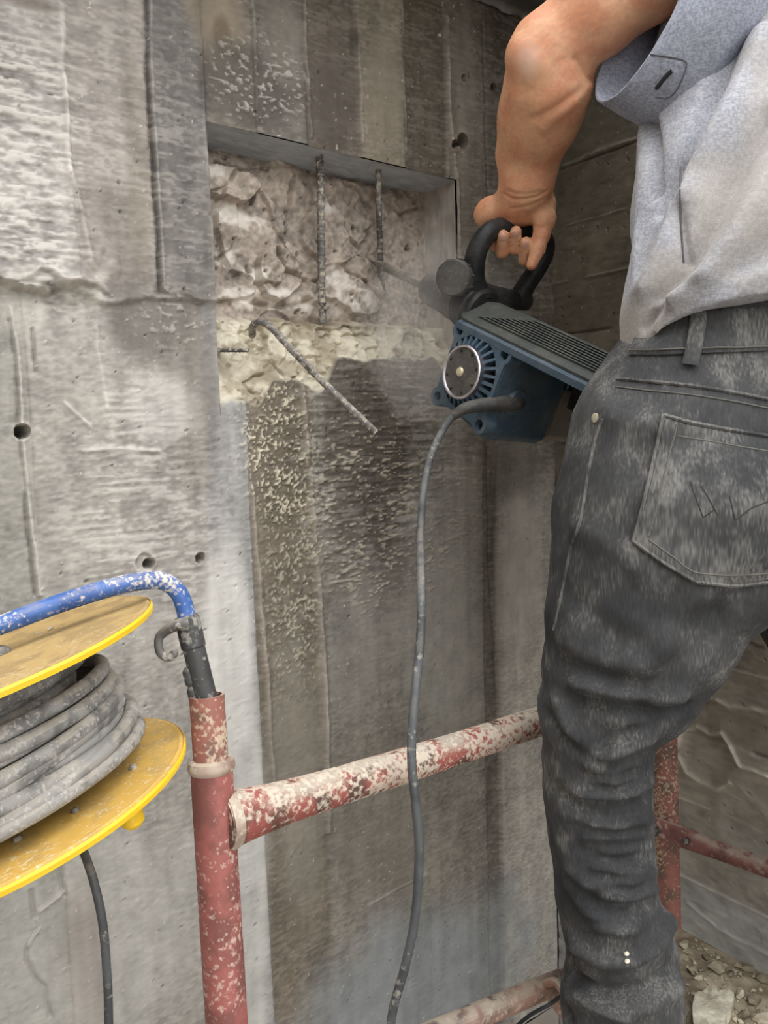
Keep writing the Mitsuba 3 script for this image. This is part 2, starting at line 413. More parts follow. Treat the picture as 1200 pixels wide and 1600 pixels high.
def over_patch(a, b):
    nu, nz = int((b - a) / STEP) + 2, int((ZHI - NT) / STEP) + 2
    U, S = np.meshgrid(np.linspace(a, b, nu), np.linspace(0, 1, nz))
    Z = NTOP(U) + S * (ZHI - NTOP(U))
    h, c = relief(U, Z)
    V = np.stack([U, -h, Z], -1).reshape(-1, 3)
    i, j = np.meshgrid(np.arange(nz - 1), np.arange(nu - 1), indexing='ij')
    q = i * nu + j
    f = np.vstack([np.stack([q, q + 1, q + nu + 1], -1).reshape(-1, 3), np.stack([q, q + nu + 1, q + nu], -1).reshape(-1, 3)])
    add('board_strip', trimesh.Trimesh(V, f, process=False), 'm_concrete', 'wall_left', smooth=True, color=c.reshape(-1, 3))

edges = [NL] + [u for u in UB[3:] if NL < u < NR - 0.01] + [NR]
for a, b in zip(edges, edges[1:]):
    over_patch(a, b)
edges = [NR, UB[-1], XC]
for a, b in zip(edges, edges[1:]):
    wall_patch('board_strip', 'wall_left', a, b, ZLO, ZHI, STEP, relief)
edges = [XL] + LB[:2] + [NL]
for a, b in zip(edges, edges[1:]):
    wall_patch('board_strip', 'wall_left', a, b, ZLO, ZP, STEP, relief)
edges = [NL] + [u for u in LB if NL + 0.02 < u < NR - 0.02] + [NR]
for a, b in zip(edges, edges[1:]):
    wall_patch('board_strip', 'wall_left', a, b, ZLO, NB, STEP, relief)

# the recess: broken back, crumbled lip, smooth soffit and jamb
def recess(U, Z):
    h0, c0 = relief(U, Z)
    # lip: where the face begins, ragged
    edge = pick(U, [WX(420, 600), WX(482, 580), WX(520, 560), WX(690, 560)], [WZ(345, 640), WZ(420, 592), WZ(482, 612), WZ(560, 562), WZ(700, 585)], 0.02)
    edge = edge + 0.016 * (n3(U * 22, Z * 10, 0.0, 80, 4) - 0.5) * 2
    back = WZ(500, 492) + 0.012 * (n3(U * 22, 4.0, 0.0, 81) - 0.5) * 2
    t = np.clip((Z - edge) / np.maximum(back - edge, 0.02), 0, 1)
    dep = -ND * (0.10 * smst(0, 0.06, t) + 0.42 * t + 0.48 * smst(0.86, 1.0, t))
    rough = n3(U * 16, Z * 16, 0.0, 82, 5) - 0.5
    fine = n3(U * 70, Z * 70, 0.0, 83, 4) - 0.5
    cell = np.round(3 * n3(U * 7.5, Z * 7.5, 2.0, 84, 2)) / 3
    inb = smst(0.9, 1.0, t)
    lipm = smst(0.0, 0.08, t)
    h = dep + inb * (0.028 * rough + 0.022 * (cell - 0.5) + 0.010 * fine) + lipm * (1 - inb) * (0.034 * rough + 0.020 * fine - 0.010 * smst(0.06, 0.0, np.abs(n3(U * 20, Z * 24, 3.0, 88, 4) - 0.5)))
    # slabs still clinging to the back
    for (px, py, rx, ry, a, s) in ((435, 345, 62, 95, 0.016, 1), (470, 410, 34, 40, 0.02, 2), (545, 355, 52, 62, 0.012, 3), (585, 440, 55, 50, 0.016, 4), (380, 430, 55, 40, 0.012, 5), (380, 265, 60, 30, 0.02, 6), (360, 330, 40, 60, 0.008, 7)):
        h += a * inb * smst(0.30, 0.42, blob(U, Z, px, py, rx, ry, 0.45, 90 + s))
    h = np.minimum(h, 0.006)
    h += inb * 0.0 + smst(0.02, 0.0, NTOP(U) - Z) * inb * -0.012
    jam = smst(0.06, 0.03, NR - U) * inb
    h = h * (1 - jam) + (-ND) * jam
    w = lipm[..., None]
    h = h * lipm + h0 * (1 - lipm)
    grain = n3(U * 160, Z * 160, 0.0, 93, 3) - 0.5
    grey = lin(162, 150, 138) * (1 + 0.7 * rough + 0.9 * fine + 0.9 * grain)[..., None]
    cream = lin(210, 202, 182) * (1 + 0.35 * rough + 0.5 * fine)[..., None]
    br_ = (0.75 * smst(0.50, 0.66, n3(U * 24, Z * 30, 6.0, 89, 4)))[..., None]
    cream = cream * (1 - br_) + lin(158, 146, 124) * br_
    c = grey * inb[..., None] + cream * (1 - inb[..., None])
    for (px, py, rx, ry, s) in ((400, 322, 70, 16, 1), (350, 305, 40, 12, 2), (385, 385, 46, 18, 3), (440, 335, 26, 14, 4), (430, 455, 110, 16, 5), (545, 300, 26, 34, 6), (345, 240, 40, 20, 7), (560, 450, 50, 40, 8), (420, 415, 30, 12, 9)):
        m = (0.95 * blob(U, Z, px, py, rx, ry, 1.0, 100 + s) * smst(0.3, 0.6, n3(U * 60, Z * 60, 1.0, 87, 3)))[..., None]
        c = c * (1 - m) + lin(222, 214, 204) * m
    for pts, w_, a_ in (([(470, 268), (458, 300), (456, 345), (452, 372)], 0.003, 0.014), ([(432, 388), (436, 405), (452, 422), (478, 436), (500, 440)], 0.0035, 0.016), ([(545, 282), (570, 292), (584, 312)], 0.003, 0.012), ([(548, 345), (556, 368), (572, 384), (584, 372), (590, 350)], 0.003, 0.014),
                        ([(330, 330), (346, 320)], 0.005, 0.02), ([(505, 330), (520, 380), (512, 430)], 0.003, 0.008), ([(600, 300), (640, 330), (668, 322)], 0.003, 0.010), ([(345, 250), (390, 262), (430, 258)], 0.003, 0.010), ([(400, 470), (440, 478), (490, 470)], 0.003, 0.008), ([(540, 420), (575, 440), (600, 470)], 0.003, 0.008)):
        q_ = [W(x_, y_, 0.07) for x_, y_ in pts]
        d_, t_ = seg_dist(U + 0.008 * (n3(Z * 50, U * 50, 0.0, 91) - 0.5), Z + 0.008 * (n3(U * 50, Z * 50, 0.0, 92) - 0.5), q_)
        h -= a_ * np.exp(-(d_ / w_) ** 2) * inb
    hole = smst(0.80, 0.86, n3(U * 75, Z * 75, 5.0, 85, 2)) * inb
    h -= 0.010 * hole
    c = c * (1 - 0.45 * hole[..., None])
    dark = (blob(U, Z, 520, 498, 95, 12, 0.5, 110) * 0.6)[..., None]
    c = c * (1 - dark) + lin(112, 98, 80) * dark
    c = c * w + c0 * (1 - w)
    return h, np.clip(c, 0.02, 0.86)

ns, nz = int((NR - NL) / 0.002) + 2, int((NT - NB) / 0.002) + 2
U, S = np.meshgrid(np.linspace(NL, NR, ns), np.linspace(0, 1, nz))
Z = NB + S * (NTOP(U) - NB)
h, c = recess(U, Z)
V = np.stack([U, -h, Z], -1).reshape(-1, 3)
i, j = np.meshgrid(np.arange(nz - 1), np.arange(ns - 1), indexing='ij')
q = i * ns + j
allf = np.vstack([np.stack([q, q + 1, q + ns + 1], -1).reshape(-1, 3), np.stack([q, q + ns + 1, q + ns], -1).reshape(-1, 3)])
cut = WZ(500, 494)
isback = V[allf].mean(1)[:, 2] > cut
for nm, sel in (('recess_back', isback), ('broken_lip', ~isback)):
    mm = trimesh.Trimesh(V, allf[sel], process=False)
    used = np.unique(mm.faces)
    remap = np.full(len(V), -1); remap[used] = np.arange(len(used))
    add(nm, trimesh.Trimesh(V[used], remap[mm.faces], process=False), 'm_concrete', 'wall_left', smooth=True, color=c.reshape(-1, 3)[used],
        label='rough broken concrete back of the recess' if nm == 'recess_back' else 'cream crumbled lower lip of the recess')

def side(name, p00, p10, p01, p11, n, m, bump, colour, seed, label):
    s, t = np.meshgrid(np.linspace(0, 1, n), np.linspace(0, 1, m))
    p00, p10, p01, p11 = (np.asarray(x, float) for x in (p00, p10, p01, p11))
    V = ((1 - s) * (1 - t))[..., None] * p00 + (s * (1 - t))[..., None] * p10 + ((1 - s) * t)[..., None] * p01 + (s * t)[..., None] * p11
    nrm = np.cross(p10 - p00, p01 - p00); nrm /= np.linalg.norm(nrm)
    g = n3(V[..., 0] * 30, V[..., 1] * 60, V[..., 2] * 30, seed, 4) - 0.5
    streak = n3(V[..., 0] * 14, V[..., 1] * 140, V[..., 2] * 14, seed + 1, 3) - 0.5
    V = V + nrm * (bump * g * np.sin(np.pi * np.clip(t * 1.0, 0, 1)))[..., None]
    c = lin(*colour) * (1 + 0.8 * g + 0.5 * streak)[..., None]
    q = np.arange(n * m).reshape(m, n)
    f = np.vstack([np.stack([q[:-1, :-1], q[:-1, 1:], q[1:, 1:]], -1).reshape(-1, 3), np.stack([q[:-1, :-1], q[1:, 1:], q[1:, :-1]], -1).reshape(-1, 3)])
    add(name, trimesh.Trimesh(V.reshape(-1, 3), f, process=False), 'm_concrete', 'wall_left', smooth=True, color=np.clip(c, 0.02, 0.8).reshape(-1, 3), label=label)

B = ND + 0.03
side('recess_soffit', (NL, -0.001, NTl), (NR, -0.001, NTr), (NL, B, NTl - 0.004), (NR, B, NTr - 0.004), 180, 50, 0.02, (168, 172, 177), 120, 'smooth blue-grey upper face of the recess')
side('recess_jamb', (NR, -0.001, NB + 0.05), (NR, -0.001, NTr), (NR - 0.002, B, NB + 0.05), (NR - 0.002, B, NTr), 160, 40, 0.006, (172, 165, 157), 130, 'smooth right face of the recess')
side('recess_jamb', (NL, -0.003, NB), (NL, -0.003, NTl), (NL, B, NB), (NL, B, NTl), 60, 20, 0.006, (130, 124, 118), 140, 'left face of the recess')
# the rest of the wall, out of the frame
def plain(U, Z):
    g = n3(U * 9, Z * 5, 0.0, 150, 4)
    return 0.004 * (g - 0.5), lin(164, 156, 147) * (0.75 + 0.5 * g)[..., None]
wall_patch('board_strip', 'wall_left', -1.45, XL, -0.7, ZCEIL, 0.03, plain)
wall_patch('board_strip', 'wall_left', XL, XC, -0.7, ZLO, 0.03, plain)
bk = trimesh.creation.box(bounds=[[-1.45, 0.16, -0.7], [XC + 0.2, 0.30, ZCEIL]])
bs('m_plain', {'type': 'diffuse', 'reflectance': {'type': 'rgb', 'value': lin(150, 144, 136).tolist()}})
add('core', bk, 'm_plain', 'wall_left', smooth=False)

# ------------------------------------------------------------------ the right wall: horizontal boards
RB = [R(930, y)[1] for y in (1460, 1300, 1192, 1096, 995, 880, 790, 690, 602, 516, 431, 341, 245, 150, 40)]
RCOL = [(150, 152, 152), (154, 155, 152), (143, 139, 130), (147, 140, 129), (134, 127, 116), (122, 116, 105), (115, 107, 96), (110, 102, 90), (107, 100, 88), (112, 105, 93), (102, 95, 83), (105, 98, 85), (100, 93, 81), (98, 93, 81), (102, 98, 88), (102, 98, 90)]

def rrelief(Y, Z):
    wob = 0.004 * (n3(Y * 8, 1.0, 0.0, 160) - 0.5)
    off = [0.002 * math.sin(7 * k) for k in range(len(RCOL))]
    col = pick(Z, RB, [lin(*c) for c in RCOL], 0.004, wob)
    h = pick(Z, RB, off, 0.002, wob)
    for k, b in enumerate(RB):
        d = Z + wob - b
        m = np.exp(-(d / 0.0025) ** 2) * smst(0.35, 0.55, n3(Y * 18, k * 2.0, 0.0, 161) + (0.2 if k in (1, 10, 9) else 0.0))
        sgn = 1 if k % 3 else -1
        h += 0.004 * sgn * m
        col = col * (1 + 0.3 * sgn * m)[..., None]
    g = n3(Y * 40, Z * 130, 0.0, 162, 3) - 0.5
    med = n3(Y * 12, Z * 14, 0.0, 163, 4) - 0.5
    mott = n3(Y * 45, Z * 45, 0.0, 164, 4) - 0.5
    h += 0.0025 * g + 0.005 * med + 0.0015 * mott
    col = col * (1 + 0.5 * med + 0.5 * mott + 0.35 * g)[..., None]

    def line(pts, w, a, l, s, brk=0.3):
        nonlocal h, col
        q = [R(*p) for p in pts]
        d, t = seg_dist(Y, Z + 0.006 * (n3(Y * 60, s, 0.0, 165) - 0.5), q)
        m = np.exp(-(d / w) ** 2) * smst(brk - 0.2, brk + 0.1, n3(Y * 40, Z * 40, s, 166))
        h += a * m
        col = col * (1 - (m * 0.7)[..., None]) + (0.7 * m)[..., None] * np.clip(col * (1 + l) + 0.05 * (l > 0), 0, 1)
    line([(862, 268), (905, 250), (945, 232), (995, 216)], 0.004, 0.005, 0.9, 1)
    line([(1060, 1165), (1066, 1142), (1090, 1134), (1110, 1148), (1128, 1146), (1142, 1166), (1156, 1196)], 0.004, 0.006, 0.8, 2, 0.15)
    line([(1060, 1180), (1072, 1205), (1096, 1222), (1120, 1232), (1140, 1222)], 0.004, 0.005, 0.35, 3, 0.25)
    line([(1160, 1198), (1180, 1204), (1200, 1212)], 0.0035, 0.005, 0.8, 4, 0.0)
    line([(1085, 1084), (1120, 1092), (1140, 1103), (1200, 1112)], 0.0035, 0.005, 0.5, 5, 0.3)
    line([(1075, 1410), (1110, 1440), (1140, 1460), (1200, 1490)], 0.004, 0.003, 0.25, 6, 0.3)
    line([(1130, 1000), (1160, 1003), (1190, 1012)], 0.004, -0.003, -0.4, 7, 0.3)
    c = R(1104, 1185)
    m = smst(1.1, 0.7, np.hypot((Y - c[0]) / 0.055, (Z - c[1]) / 0.05) + 0.3 * (n3(Y * 30, Z * 30, 1.0, 167) - 0.5))
    h -= 0.004 * m
    pit = smst(0.88, 0.93, n3(Y * 120, Z * 120, 0.0, 168, 2))
    h -= 0.004 * pit
    col = col * (1 - 0.5 * pit[..., None])
    spk = smst(0.87, 0.93, n3(Y * 170, Z * 170, 3.0, 169, 2))[..., None]
    col = col * (1 - 0.6 * spk) + lin(190, 184, 172) * 0.6 * spk
    return h, np.clip(col, 0.02, 0.8)

labels['wall_right'] = {'kind': 'structure', 'label': 'darker concrete wall with horizontal board marks beyond the worker'}
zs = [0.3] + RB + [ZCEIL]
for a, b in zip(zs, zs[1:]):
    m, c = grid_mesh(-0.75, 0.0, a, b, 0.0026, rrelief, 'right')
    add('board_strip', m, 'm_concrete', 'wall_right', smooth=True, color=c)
add('core', cat([trimesh.creation.box(bounds=[[XC + 0.03, -3.6, -0.7], [XC + 0.22, 0.2, ZCEIL]]), trimesh.creation.box(bounds=[[XC, -3.6, -0.7], [XC + 0.03, -0.75, ZCEIL]])]), 'm_plain', 'wall_right', smooth=False)

# ------------------------------------------------------------------ floor, ceiling, unseen sky-blocking side wall
def fl(p, n, uv):
    a = mikit.fbm(p.x * 6, p.y * 6, 0, 4)
    return cmix(lin(120, 114, 104).tolist(), lin(170, 164, 152).tolist(), a)
bs('m_floor', {'type': 'diffuse', 'reflectance': proc(fl)})
add('floor', trimesh.creation.box(bounds=[[-1.7, -3.6, -0.9], [XC + 0.2, 0.3, -0.7]]), 'm_floor', smooth=False, kind='structure', label='dusty concrete floor below the scaffold')
def ceil_relief():
    nx, ny = 220, 80
    X, Y = np.meshgrid(np.linspace(0.2, XC, nx), np.linspace(-0.32, 0, ny))
    board = np.floor(X / 0.11)
    g = n3(X * 20, Y * 60, 0.0, 170, 4) - 0.5
    zz = ZCEIL + 0.004 * np.sin(board * 5) + 0.004 * g
    bead = np.exp(-((Y + 0.010) / 0.008) ** 2) * (0.4 + n3(X * 60, 0.0, 0.0, 171))
    zz = zz - 0.010 * bead
    c = lin(98, 98, 94) * (1 + 0.8 * g)[..., None] * (1 + 0.5 * bead)[..., None] + 0.08 * bead[..., None]
    q = np.arange(nx * ny).reshape(ny, nx)
    f = np.vstack([np.stack([q[:-1, :-1], q[1:, 1:], q[:-1, 1:]], -1).reshape(-1, 3), np.stack([q[:-1, :-1], q[1:, :-1], q[1:, 1:]], -1).reshape(-1, 3)])
    return trimesh.Trimesh(np.stack([X, Y, zz], -1).reshape(-1, 3), f, process=False), np.clip(c, 0.02, 0.8).reshape(-1, 3)
labels['ceiling'] = {'kind': 'structure', 'label': 'dark concrete ceiling along the top of the walls'}
m, c = ceil_relief()
add('soffit', m, 'm_concrete', 'ceiling', smooth=True, color=c)
add('slab', cat([trimesh.creation.box(bounds=[[-1.45, -0.32, ZCEIL + 0.02], [XC + 0.2, 0.3, ZCEIL + 0.25]]), trimesh.creation.box(bounds=[[-1.45, -0.32, ZCEIL], [0.2, 0.0, ZCEIL + 0.02]])]), 'm_plain', 'ceiling', smooth=False)
add('wall_sky_block', trimesh.creation.box(bounds=[[-1.7, -3.6, -0.7], [-1.45, 0.3, 4.2]]), 'm_plain', smooth=False, kind='structure', label='unseen concrete side wall, made tall and close to block sky light from the left')  # out of view, raised and moved in to cut sky light from the left
# ------------------------------------------------------------------ materials of the metal things
FLOORZ = -0.7
def paint_fn(base, dark, splash, amount, seed, dust=0.5, scale=1.0):
    b, d, s_, du = lin(*base).tolist(), lin(*dark).tolist(), lin(*splash).tolist(), lin(178, 168, 152).tolist()
    def fn(p, n, uv):
        a = mikit.fbm(p.x * 30 * scale + seed, p.y * 30 * scale, p.z * 22 * scale, 4)
        c = cmix(d, b, sstep(0.32, 0.58, a))
        f = mikit.fbm(p.x * 210 * scale + seed * 3, p.y * 210 * scale, p.z * 150 * scale, 4)
        c = cmix(c, du, sstep(0.1, 0.9, n.z) * dust * sstep(0.3, 0.6, mikit.fbm(p.x * 60, p.y * 60, p.z * 60 + seed, 3)))
        e = mikit.fbm(p.x * 14 * scale, p.y * 14 * scale + seed, p.z * 14 * scale, 3)
        return cmix(c, s_, sstep(0.62 - amount, 0.78 - amount, f * 0.62 + e * 0.38) * 0.85)
    return fn
def painted(name, *a, rough=0.55, **k):
    return bs(name, {'type': 'principled', 'base_color': proc(paint_fn(*a, **k)), 'roughness': rough, 'specular': 0.4})
painted('m_red', (154, 92, 86), (124, 78, 72), (196, 172, 160), 0.105, 1.0, 0.75, scale=1.4)
painted('m_redpin', (150, 98, 88), (112, 88, 78), (200, 182, 158), 0.12, 5.0, 0.7, scale=1.5)
painted('m_collar', (176, 158, 142), (140, 116, 104), (206, 196, 178), 0.12, 3.0, 0.7)
painted('m_rail', (150, 84, 76), (88, 66, 58), (204, 192, 174), 0.165, 2.0, 0.95, scale=1.2)
painted('m_brace', (138, 92, 88), (112, 74, 70), (180, 164, 152), 0.08, 4.0, 0.7)
painted('m_lowbar', (150, 118, 104), (104, 92, 86), (180, 164, 148), 0.08, 6.0, 0.7)
painted('m_blue', (70, 104, 168), (54, 84, 142), (212, 204, 186), 0.12, 7.0, 0.45, rough=0.4, scale=1.7)
painted('m_yellow', (206, 166, 84), (190, 156, 92), (214, 196, 156), 0.08, 8.0, 0.0, rough=0.5, scale=1.6)
painted('m_yellowdust', (164, 138, 90), (146, 122, 82), (178, 160, 124), 0.06, 9.0, 0.0, rough=0.7, scale=1.4)
painted('m_grip', (66, 66, 66), (48, 48, 49), (150, 146, 138), 0.10, 10.0, 0.3)
painted('m_hook', (104, 102, 98), (76, 74, 72), (178, 172, 162), 0.12, 15.0, 0.5)
painted('m_cable', (142, 140, 136), (104, 103, 101), (176, 172, 166), 0.08, 11.0, 0.5, rough=0.7, scale=1.8)
painted('m_cord', (84, 86, 88), (66, 68, 70), (150, 146, 138), 0.03, 12.0, 0.3, rough=0.6)
painted('m_rebar', (112, 109, 106), (74, 70, 68), (184, 174, 158), 0.12, 13.0, 0.5, rough=0.6)
painted('m_screw', (150, 142, 128), (110, 104, 92), (200, 192, 176), 0.1, 14.0, 0.3)
def stone_fn(a, b, sc):
    ca, cb = lin(*a).tolist(), lin(*b).tolist()
    return lambda p, n, uv: cmix(ca, cb, sstep(0.3, 0.7, mikit.fbm(p.x * sc, p.y * sc, p.z * sc, 4)))
bs('m_stone', {'type': 'diffuse', 'reflectance': proc(stone_fn((150, 140, 120), (196, 188, 166), 90))})
bs('m_stonedark', {'type': 'diffuse', 'reflectance': proc(stone_fn((104, 96, 82), (158, 148, 128), 70))})
bs('m_chunk', {'type': 'diffuse', 'reflectance': proc(stone_fn((166, 158, 140), (206, 200, 182), 60))})
bs('m_dust', {'type': 'diffuse', 'reflectance': proc(stone_fn((128, 116, 98), (176, 164, 142), 45))})
bs('m_black', {'type': 'principled', 'base_color': {'type': 'rgb', 'value': [0.012, 0.016, 0.016]}, 'roughness': 0.45, 'specular': 0.4})

def Hz(px, py, zw):
    d = P(px, py, 1.0) - CAM
    return CAM + d * ((zw - CAM[2]) / d[2])

# ------------------------------------------------------------------ the scaffold frame
fr = thing('tube_scaffold', 'red painted tubular scaffold splashed with cement in front of the wall', 'scaffold')
pt, pj = P(323, 1086, 0.86), P(330, 1192, 0.86)
low = P(352, 1560, 0.86)
ax = (low - pj) / np.linalg.norm(low - pj)
foot = pj + ax * ((pj[2] - FLOORZ) / -ax[2])
add('post', pipe([pj, pj + ax * 0.3, foot], 0.0224, 0.0195, 36), 'm_red', fr, label='red left post splashed with cement')
add('spigot', pipe([pt, pt * 0.5 + pj * 0.5, pj + ax * 0.04], 0.0186, 0.0163, 36), 'm_redpin', fr, label='narrow open spigot on top of the left post')
col_path = [pj - ax * 0.005, pj - ax * 0.003, pj + ax * 0.003, pj + ax * 0.007, pj + ax * 0.010]
add('collar', tube(col_path, [0.0195, 0.0238, 0.0254, 0.0246, 0.0220], 40), 'm_collar', fr, label='cement-grey collar ring')
def railz(px):
    return 1.0 / (1.163 - 0.00065 * (px - 345))
rp_top, rp_low = P(1036, 1030, 1.40), P(1045, 1440, 1.40)
rax = (rp_low - rp_top) / np.linalg.norm(rp_low - rp_top)
rp_foot = rp_low + rax * ((rp_low[2] - FLOORZ) / -rax[2])
add('post', tube([rp_top - rax * 0.06, rp_low, rp_foot], 0.0207, 32), 'm_redpin', fr, label='dusty right post beyond the worker')
ra, rb = P(345, 1284, railz(345)), P(1038, 1058, 1.40)
rd = (rb - ra) / np.linalg.norm(rb - ra)
rt = np.array([0, 0.02, 0.04, 0.075, 0.12, 0.2, 0.4, 0.7, 1.0])
rr = np.array([0.030, 0.0295, 0.0275, 0.0250, 0.0232, 0.0222, 0.0215, 0.0212, 0.0212])
rpath = ra + rt[:, None] * (rb - ra) + np.array([0, 0, 1.0]) * (-0.006 * np.sin(np.pi * rt))[:, None]
add('rail', tube(rpath, rr, 32), 'm_rail', fr, label='cement-splashed upper rail, flared where it meets the left post')
wc, wn = ra + rd * 0.002, rd
wel = tube([wc, wc + rd * 0.006, wc + rd * 0.012], [0.0315, 0.0325, 0.0305], 32)
wel.vertices += 0.0012 * (n3(wel.vertices[:, 0] * 200, wel.vertices[:, 1] * 200, wel.vertices[:, 2] * 200)[:, None] - 0.5)
add('weld', wel, 'm_collar', fr, label='weld bead')
la = pj + ax * (np.linalg.norm(low - pj) + 0.12)
lz = 1.60 * 0 + Hz(880, 1530, 0.925)[2]
l0, l1 = P(700, 1606, railz(700)), P(882, 1530, railz(882))
ld = (l1 - l0) / np.linalg.norm(l1 - l0)
lowbar_a = l0 - ld * 0.36
lowbar_b = l1 + ld * 0.24
add('rail', tube([lowbar_a, l0, l1, lowbar_b], 0.0165, 24), 'm_lowbar', fr, label='dusty lower crossbar by the worker\'s ankle')
sa = P(848, 1540, railz(848)) ; sb = P(888, 1592, 1.20)
add('strut', tube([sa, sb, sb + (sb - sa) * 1.5], 0.0085, 12), 'm_lowbar', fr, label='thin grey strut')

br = thing('scaffold_brace', 'thin dull pink scaffold brace bolted to the right post, running along the right wall', 'scaffold brace')
b0, b1 = P(1022, 1292, 1.365), P(1200, 1357, 1.24)
bd = (b1 - b0) / np.linalg.norm(b1 - b0)
bt = np.array([-0.03, 0.0, 0.045, 0.075, 0.11, 0.3, 0.6])
tb = tube([b0 + bd * t for t in bt], [0.019, 0.019, 0.019, 0.017, 0.0148, 0.0142, 0.0142], 28)
bx = np.cross(bd, [0, 0, 1.0]); bx /= np.linalg.norm(bx)
s_ = (tb.vertices - b0) @ bd
k = smst(0.10, 0.04, s_)[:, None]
off = ((tb.vertices - b0 - np.outer(s_, bd)) @ bx)[:, None] * bx
tb.vertices = tb.vertices - off * k * 0.82
add('tube', tb, 'm_brace', br)
bb = P(1075, 1312, 1.318)
add('bolt', cyl(bb - bx * 0.012, bb + bx * 0.012, 0.0048, bevel=0.001, sides=10), 'm_grip', br, label='dark bolt')
pb = P(1030, 1295, 1.36)
add('bolt', cyl(pb - bx * 0.02, pb + bx * 0.024, 0.0055, bevel=0.001, sides=10), 'm_grip', br, label='dark bolt')

# ------------------------------------------------------------------ the platform with its rubble
PZ = 0.937
A_, B_ = Hz(1064, 1447, PZ), Hz(884, 1558, PZ)
x0p, x1p, yfar = B_[0], A_[0], A_[1]
pf = thing('scaffold_platform', 'dusty scaffold platform boards under the worker, covered with rubble', 'platform')
nb = 3
wb = (x1p + 0.0 - x0p) / nb
for k in range(nb):
    m = rbox(wb - 0.004, 0.9, 0.035, 0.004)
    m.apply_translation([x0p + wb * (k + 0.5), yfar - 0.45, PZ - 0.0185])
    add('board', m, 'm_dust', pf)
for k in range(2):
    xx = x0p + (0.03 + 0.7 * k) * (x1p - x0p)
    hk = smoothpath([(xx, yfar - 0.04, PZ - 0.02), (xx, yfar + 0.01, PZ - 0.005), (xx, yfar + 0.03, PZ + 0.004), (xx, yfar + 0.05, PZ - 0.01)], 14)
    add('hook', tube(hk, 0.006, 10), 'm_lowbar', pf)
rng = np.random.default_rng(11)
def stone(r, seed, flat=0.75):
    g = np.random.default_rng(seed)
    pts = g.normal(size=(15, 3)); pts /= np.linalg.norm(pts, axis=1, keepdims=True)
    pts *= g.uniform(0.75, 1.1, (15, 1)) * r * np.array([1, g.uniform(0.65, 1.0), flat * g.uniform(0.7, 1.0)])
    return hull(pts)
# a skin of dust, thicker by the right edge
nx, ny = 90, 150
X, Y = np.meshgrid(np.linspace(x0p + 0.02, x1p - 0.004, nx), np.linspace(yfar - 0.62, yfar - 0.01, ny))
e = np.minimum(np.minimum(X - X.min(), X.max() - X), np.minimum(Y - Y.min(), Y.max() - Y))
ZZ = PZ - 0.001 + (0.003 + 0.022 * (n3(X * 14, Y * 14, 0, 180, 4) - 0.3).clip(0) + 0.006 * n3(X * 90, Y * 90, 0, 181, 3)) * smst(0, 0.05, e)
q = np.arange(nx * ny).reshape(ny, nx)
f = np.vstack([np.stack([q[:-1, :-1], q[:-1, 1:], q[1:, 1:]], -1).reshape(-1, 3), np.stack([q[:-1, :-1], q[1:, 1:], q[1:, :-1]], -1).reshape(-1, 3)])
add('rubble_dust', trimesh.Trimesh(np.stack([X, Y, ZZ], -1).reshape(-1, 3), f, process=False), 'm_dust', smooth=True, kind='stuff', label='concrete dust and grit spread over the scaffold platform', cat='rubble dust')
bits = []
for k in range(900):
    x, y = rng.uniform(x0p + 0.03, x1p - 0.012), yfar - 0.03 - 0.5 * rng.random() ** 0.8
    r = rng.uniform(0.0016, 0.0048)
    s = stone(r, 500 + k % 40)
    s.apply_transform(trimesh.transformations.rotation_matrix(rng.uniform(0, 6.28), [0, 0, 1]))
    i_, j_ = int((y - Y.min()) / (Y.max() - Y.min()) * (ny - 1)), int((x - X.min()) / (X.max() - X.min()) * (nx - 1))
    s.apply_translation([x, y, ZZ[i_, j_] + r * 0.35])
    bits.append(s)
add('gravel', cat(bits), 'm_stone', smooth=False, kind='stuff', label='fine pale gravel scattered over the dusty platform', cat='gravel')
def ground(x, y):
    i_, j_ = int(np.clip((y - Y.min()) / (Y.max() - Y.min()), 0, 1) * (ny - 1)), int(np.clip((x - X.min()) / (X.max() - X.min()), 0, 1) * (nx - 1))
    return ZZ[i_, j_]
STONES = [(1121, 1520, 15, 0, 'squarish pale stone lying behind the large concrete lump'), (1070, 1474, 11, 0, 'flat pale stone by the worker\'s trouser leg, at the platform corner'), (1075, 1484, 8, 0, 'small pale stone just before the flat one at the platform corner'),
          (1155, 1505, 9, 1, 'small stone against the platform\'s far edge'), (1168, 1508, 12, 1, 'brown stone at the platform\'s far edge'), (1068, 1588, 12, 0, 'pale stone at the trouser cuff, left of the large lump'),
          (1156, 1560, 11, 0, 'pale stone right of the large lump'), (1192, 1535, 14, 1, 'grey brown stone at the picture\'s right edge'), (1178, 1570, 14, 1, 'dull stone lower right of the large lump'),
          (1188, 1592, 18, 0, 'pale stone in the bottom right corner'), (1100, 1500, 8, 1, 'small dark stone between the post and the large lump'), (1082, 1520, 9, 1, 'small dark stone left above the large lump'), (1140, 1528, 9, 1, 'dull stone close behind the large lump'), (1164, 1590, 12, 1, 'dull stone right of the lump\'s foot'), (1093, 1532, 8, 0, 'small pale stone touching the lump\'s left top')]
for k, (px, py, r, dk, lab) in enumerate(STONES):
    c0 = Hz(px, py, PZ + 0.008)
    rm = r * np.linalg.norm((c0 - CAM)) / F * 0.85
    s = stone(rm, 900 + k)
    s.apply_translation([c0[0], c0[1], ground(c0[0], c0[1]) + rm * 0.32])
    add('stone', s, 'm_stonedark' if dk else 'm_stone', smooth=False, label=lab, cat='stone', group='loose stones on the platform')
from shapely.geometry import Polygon
oc = Hz(1110, 1590, PZ)
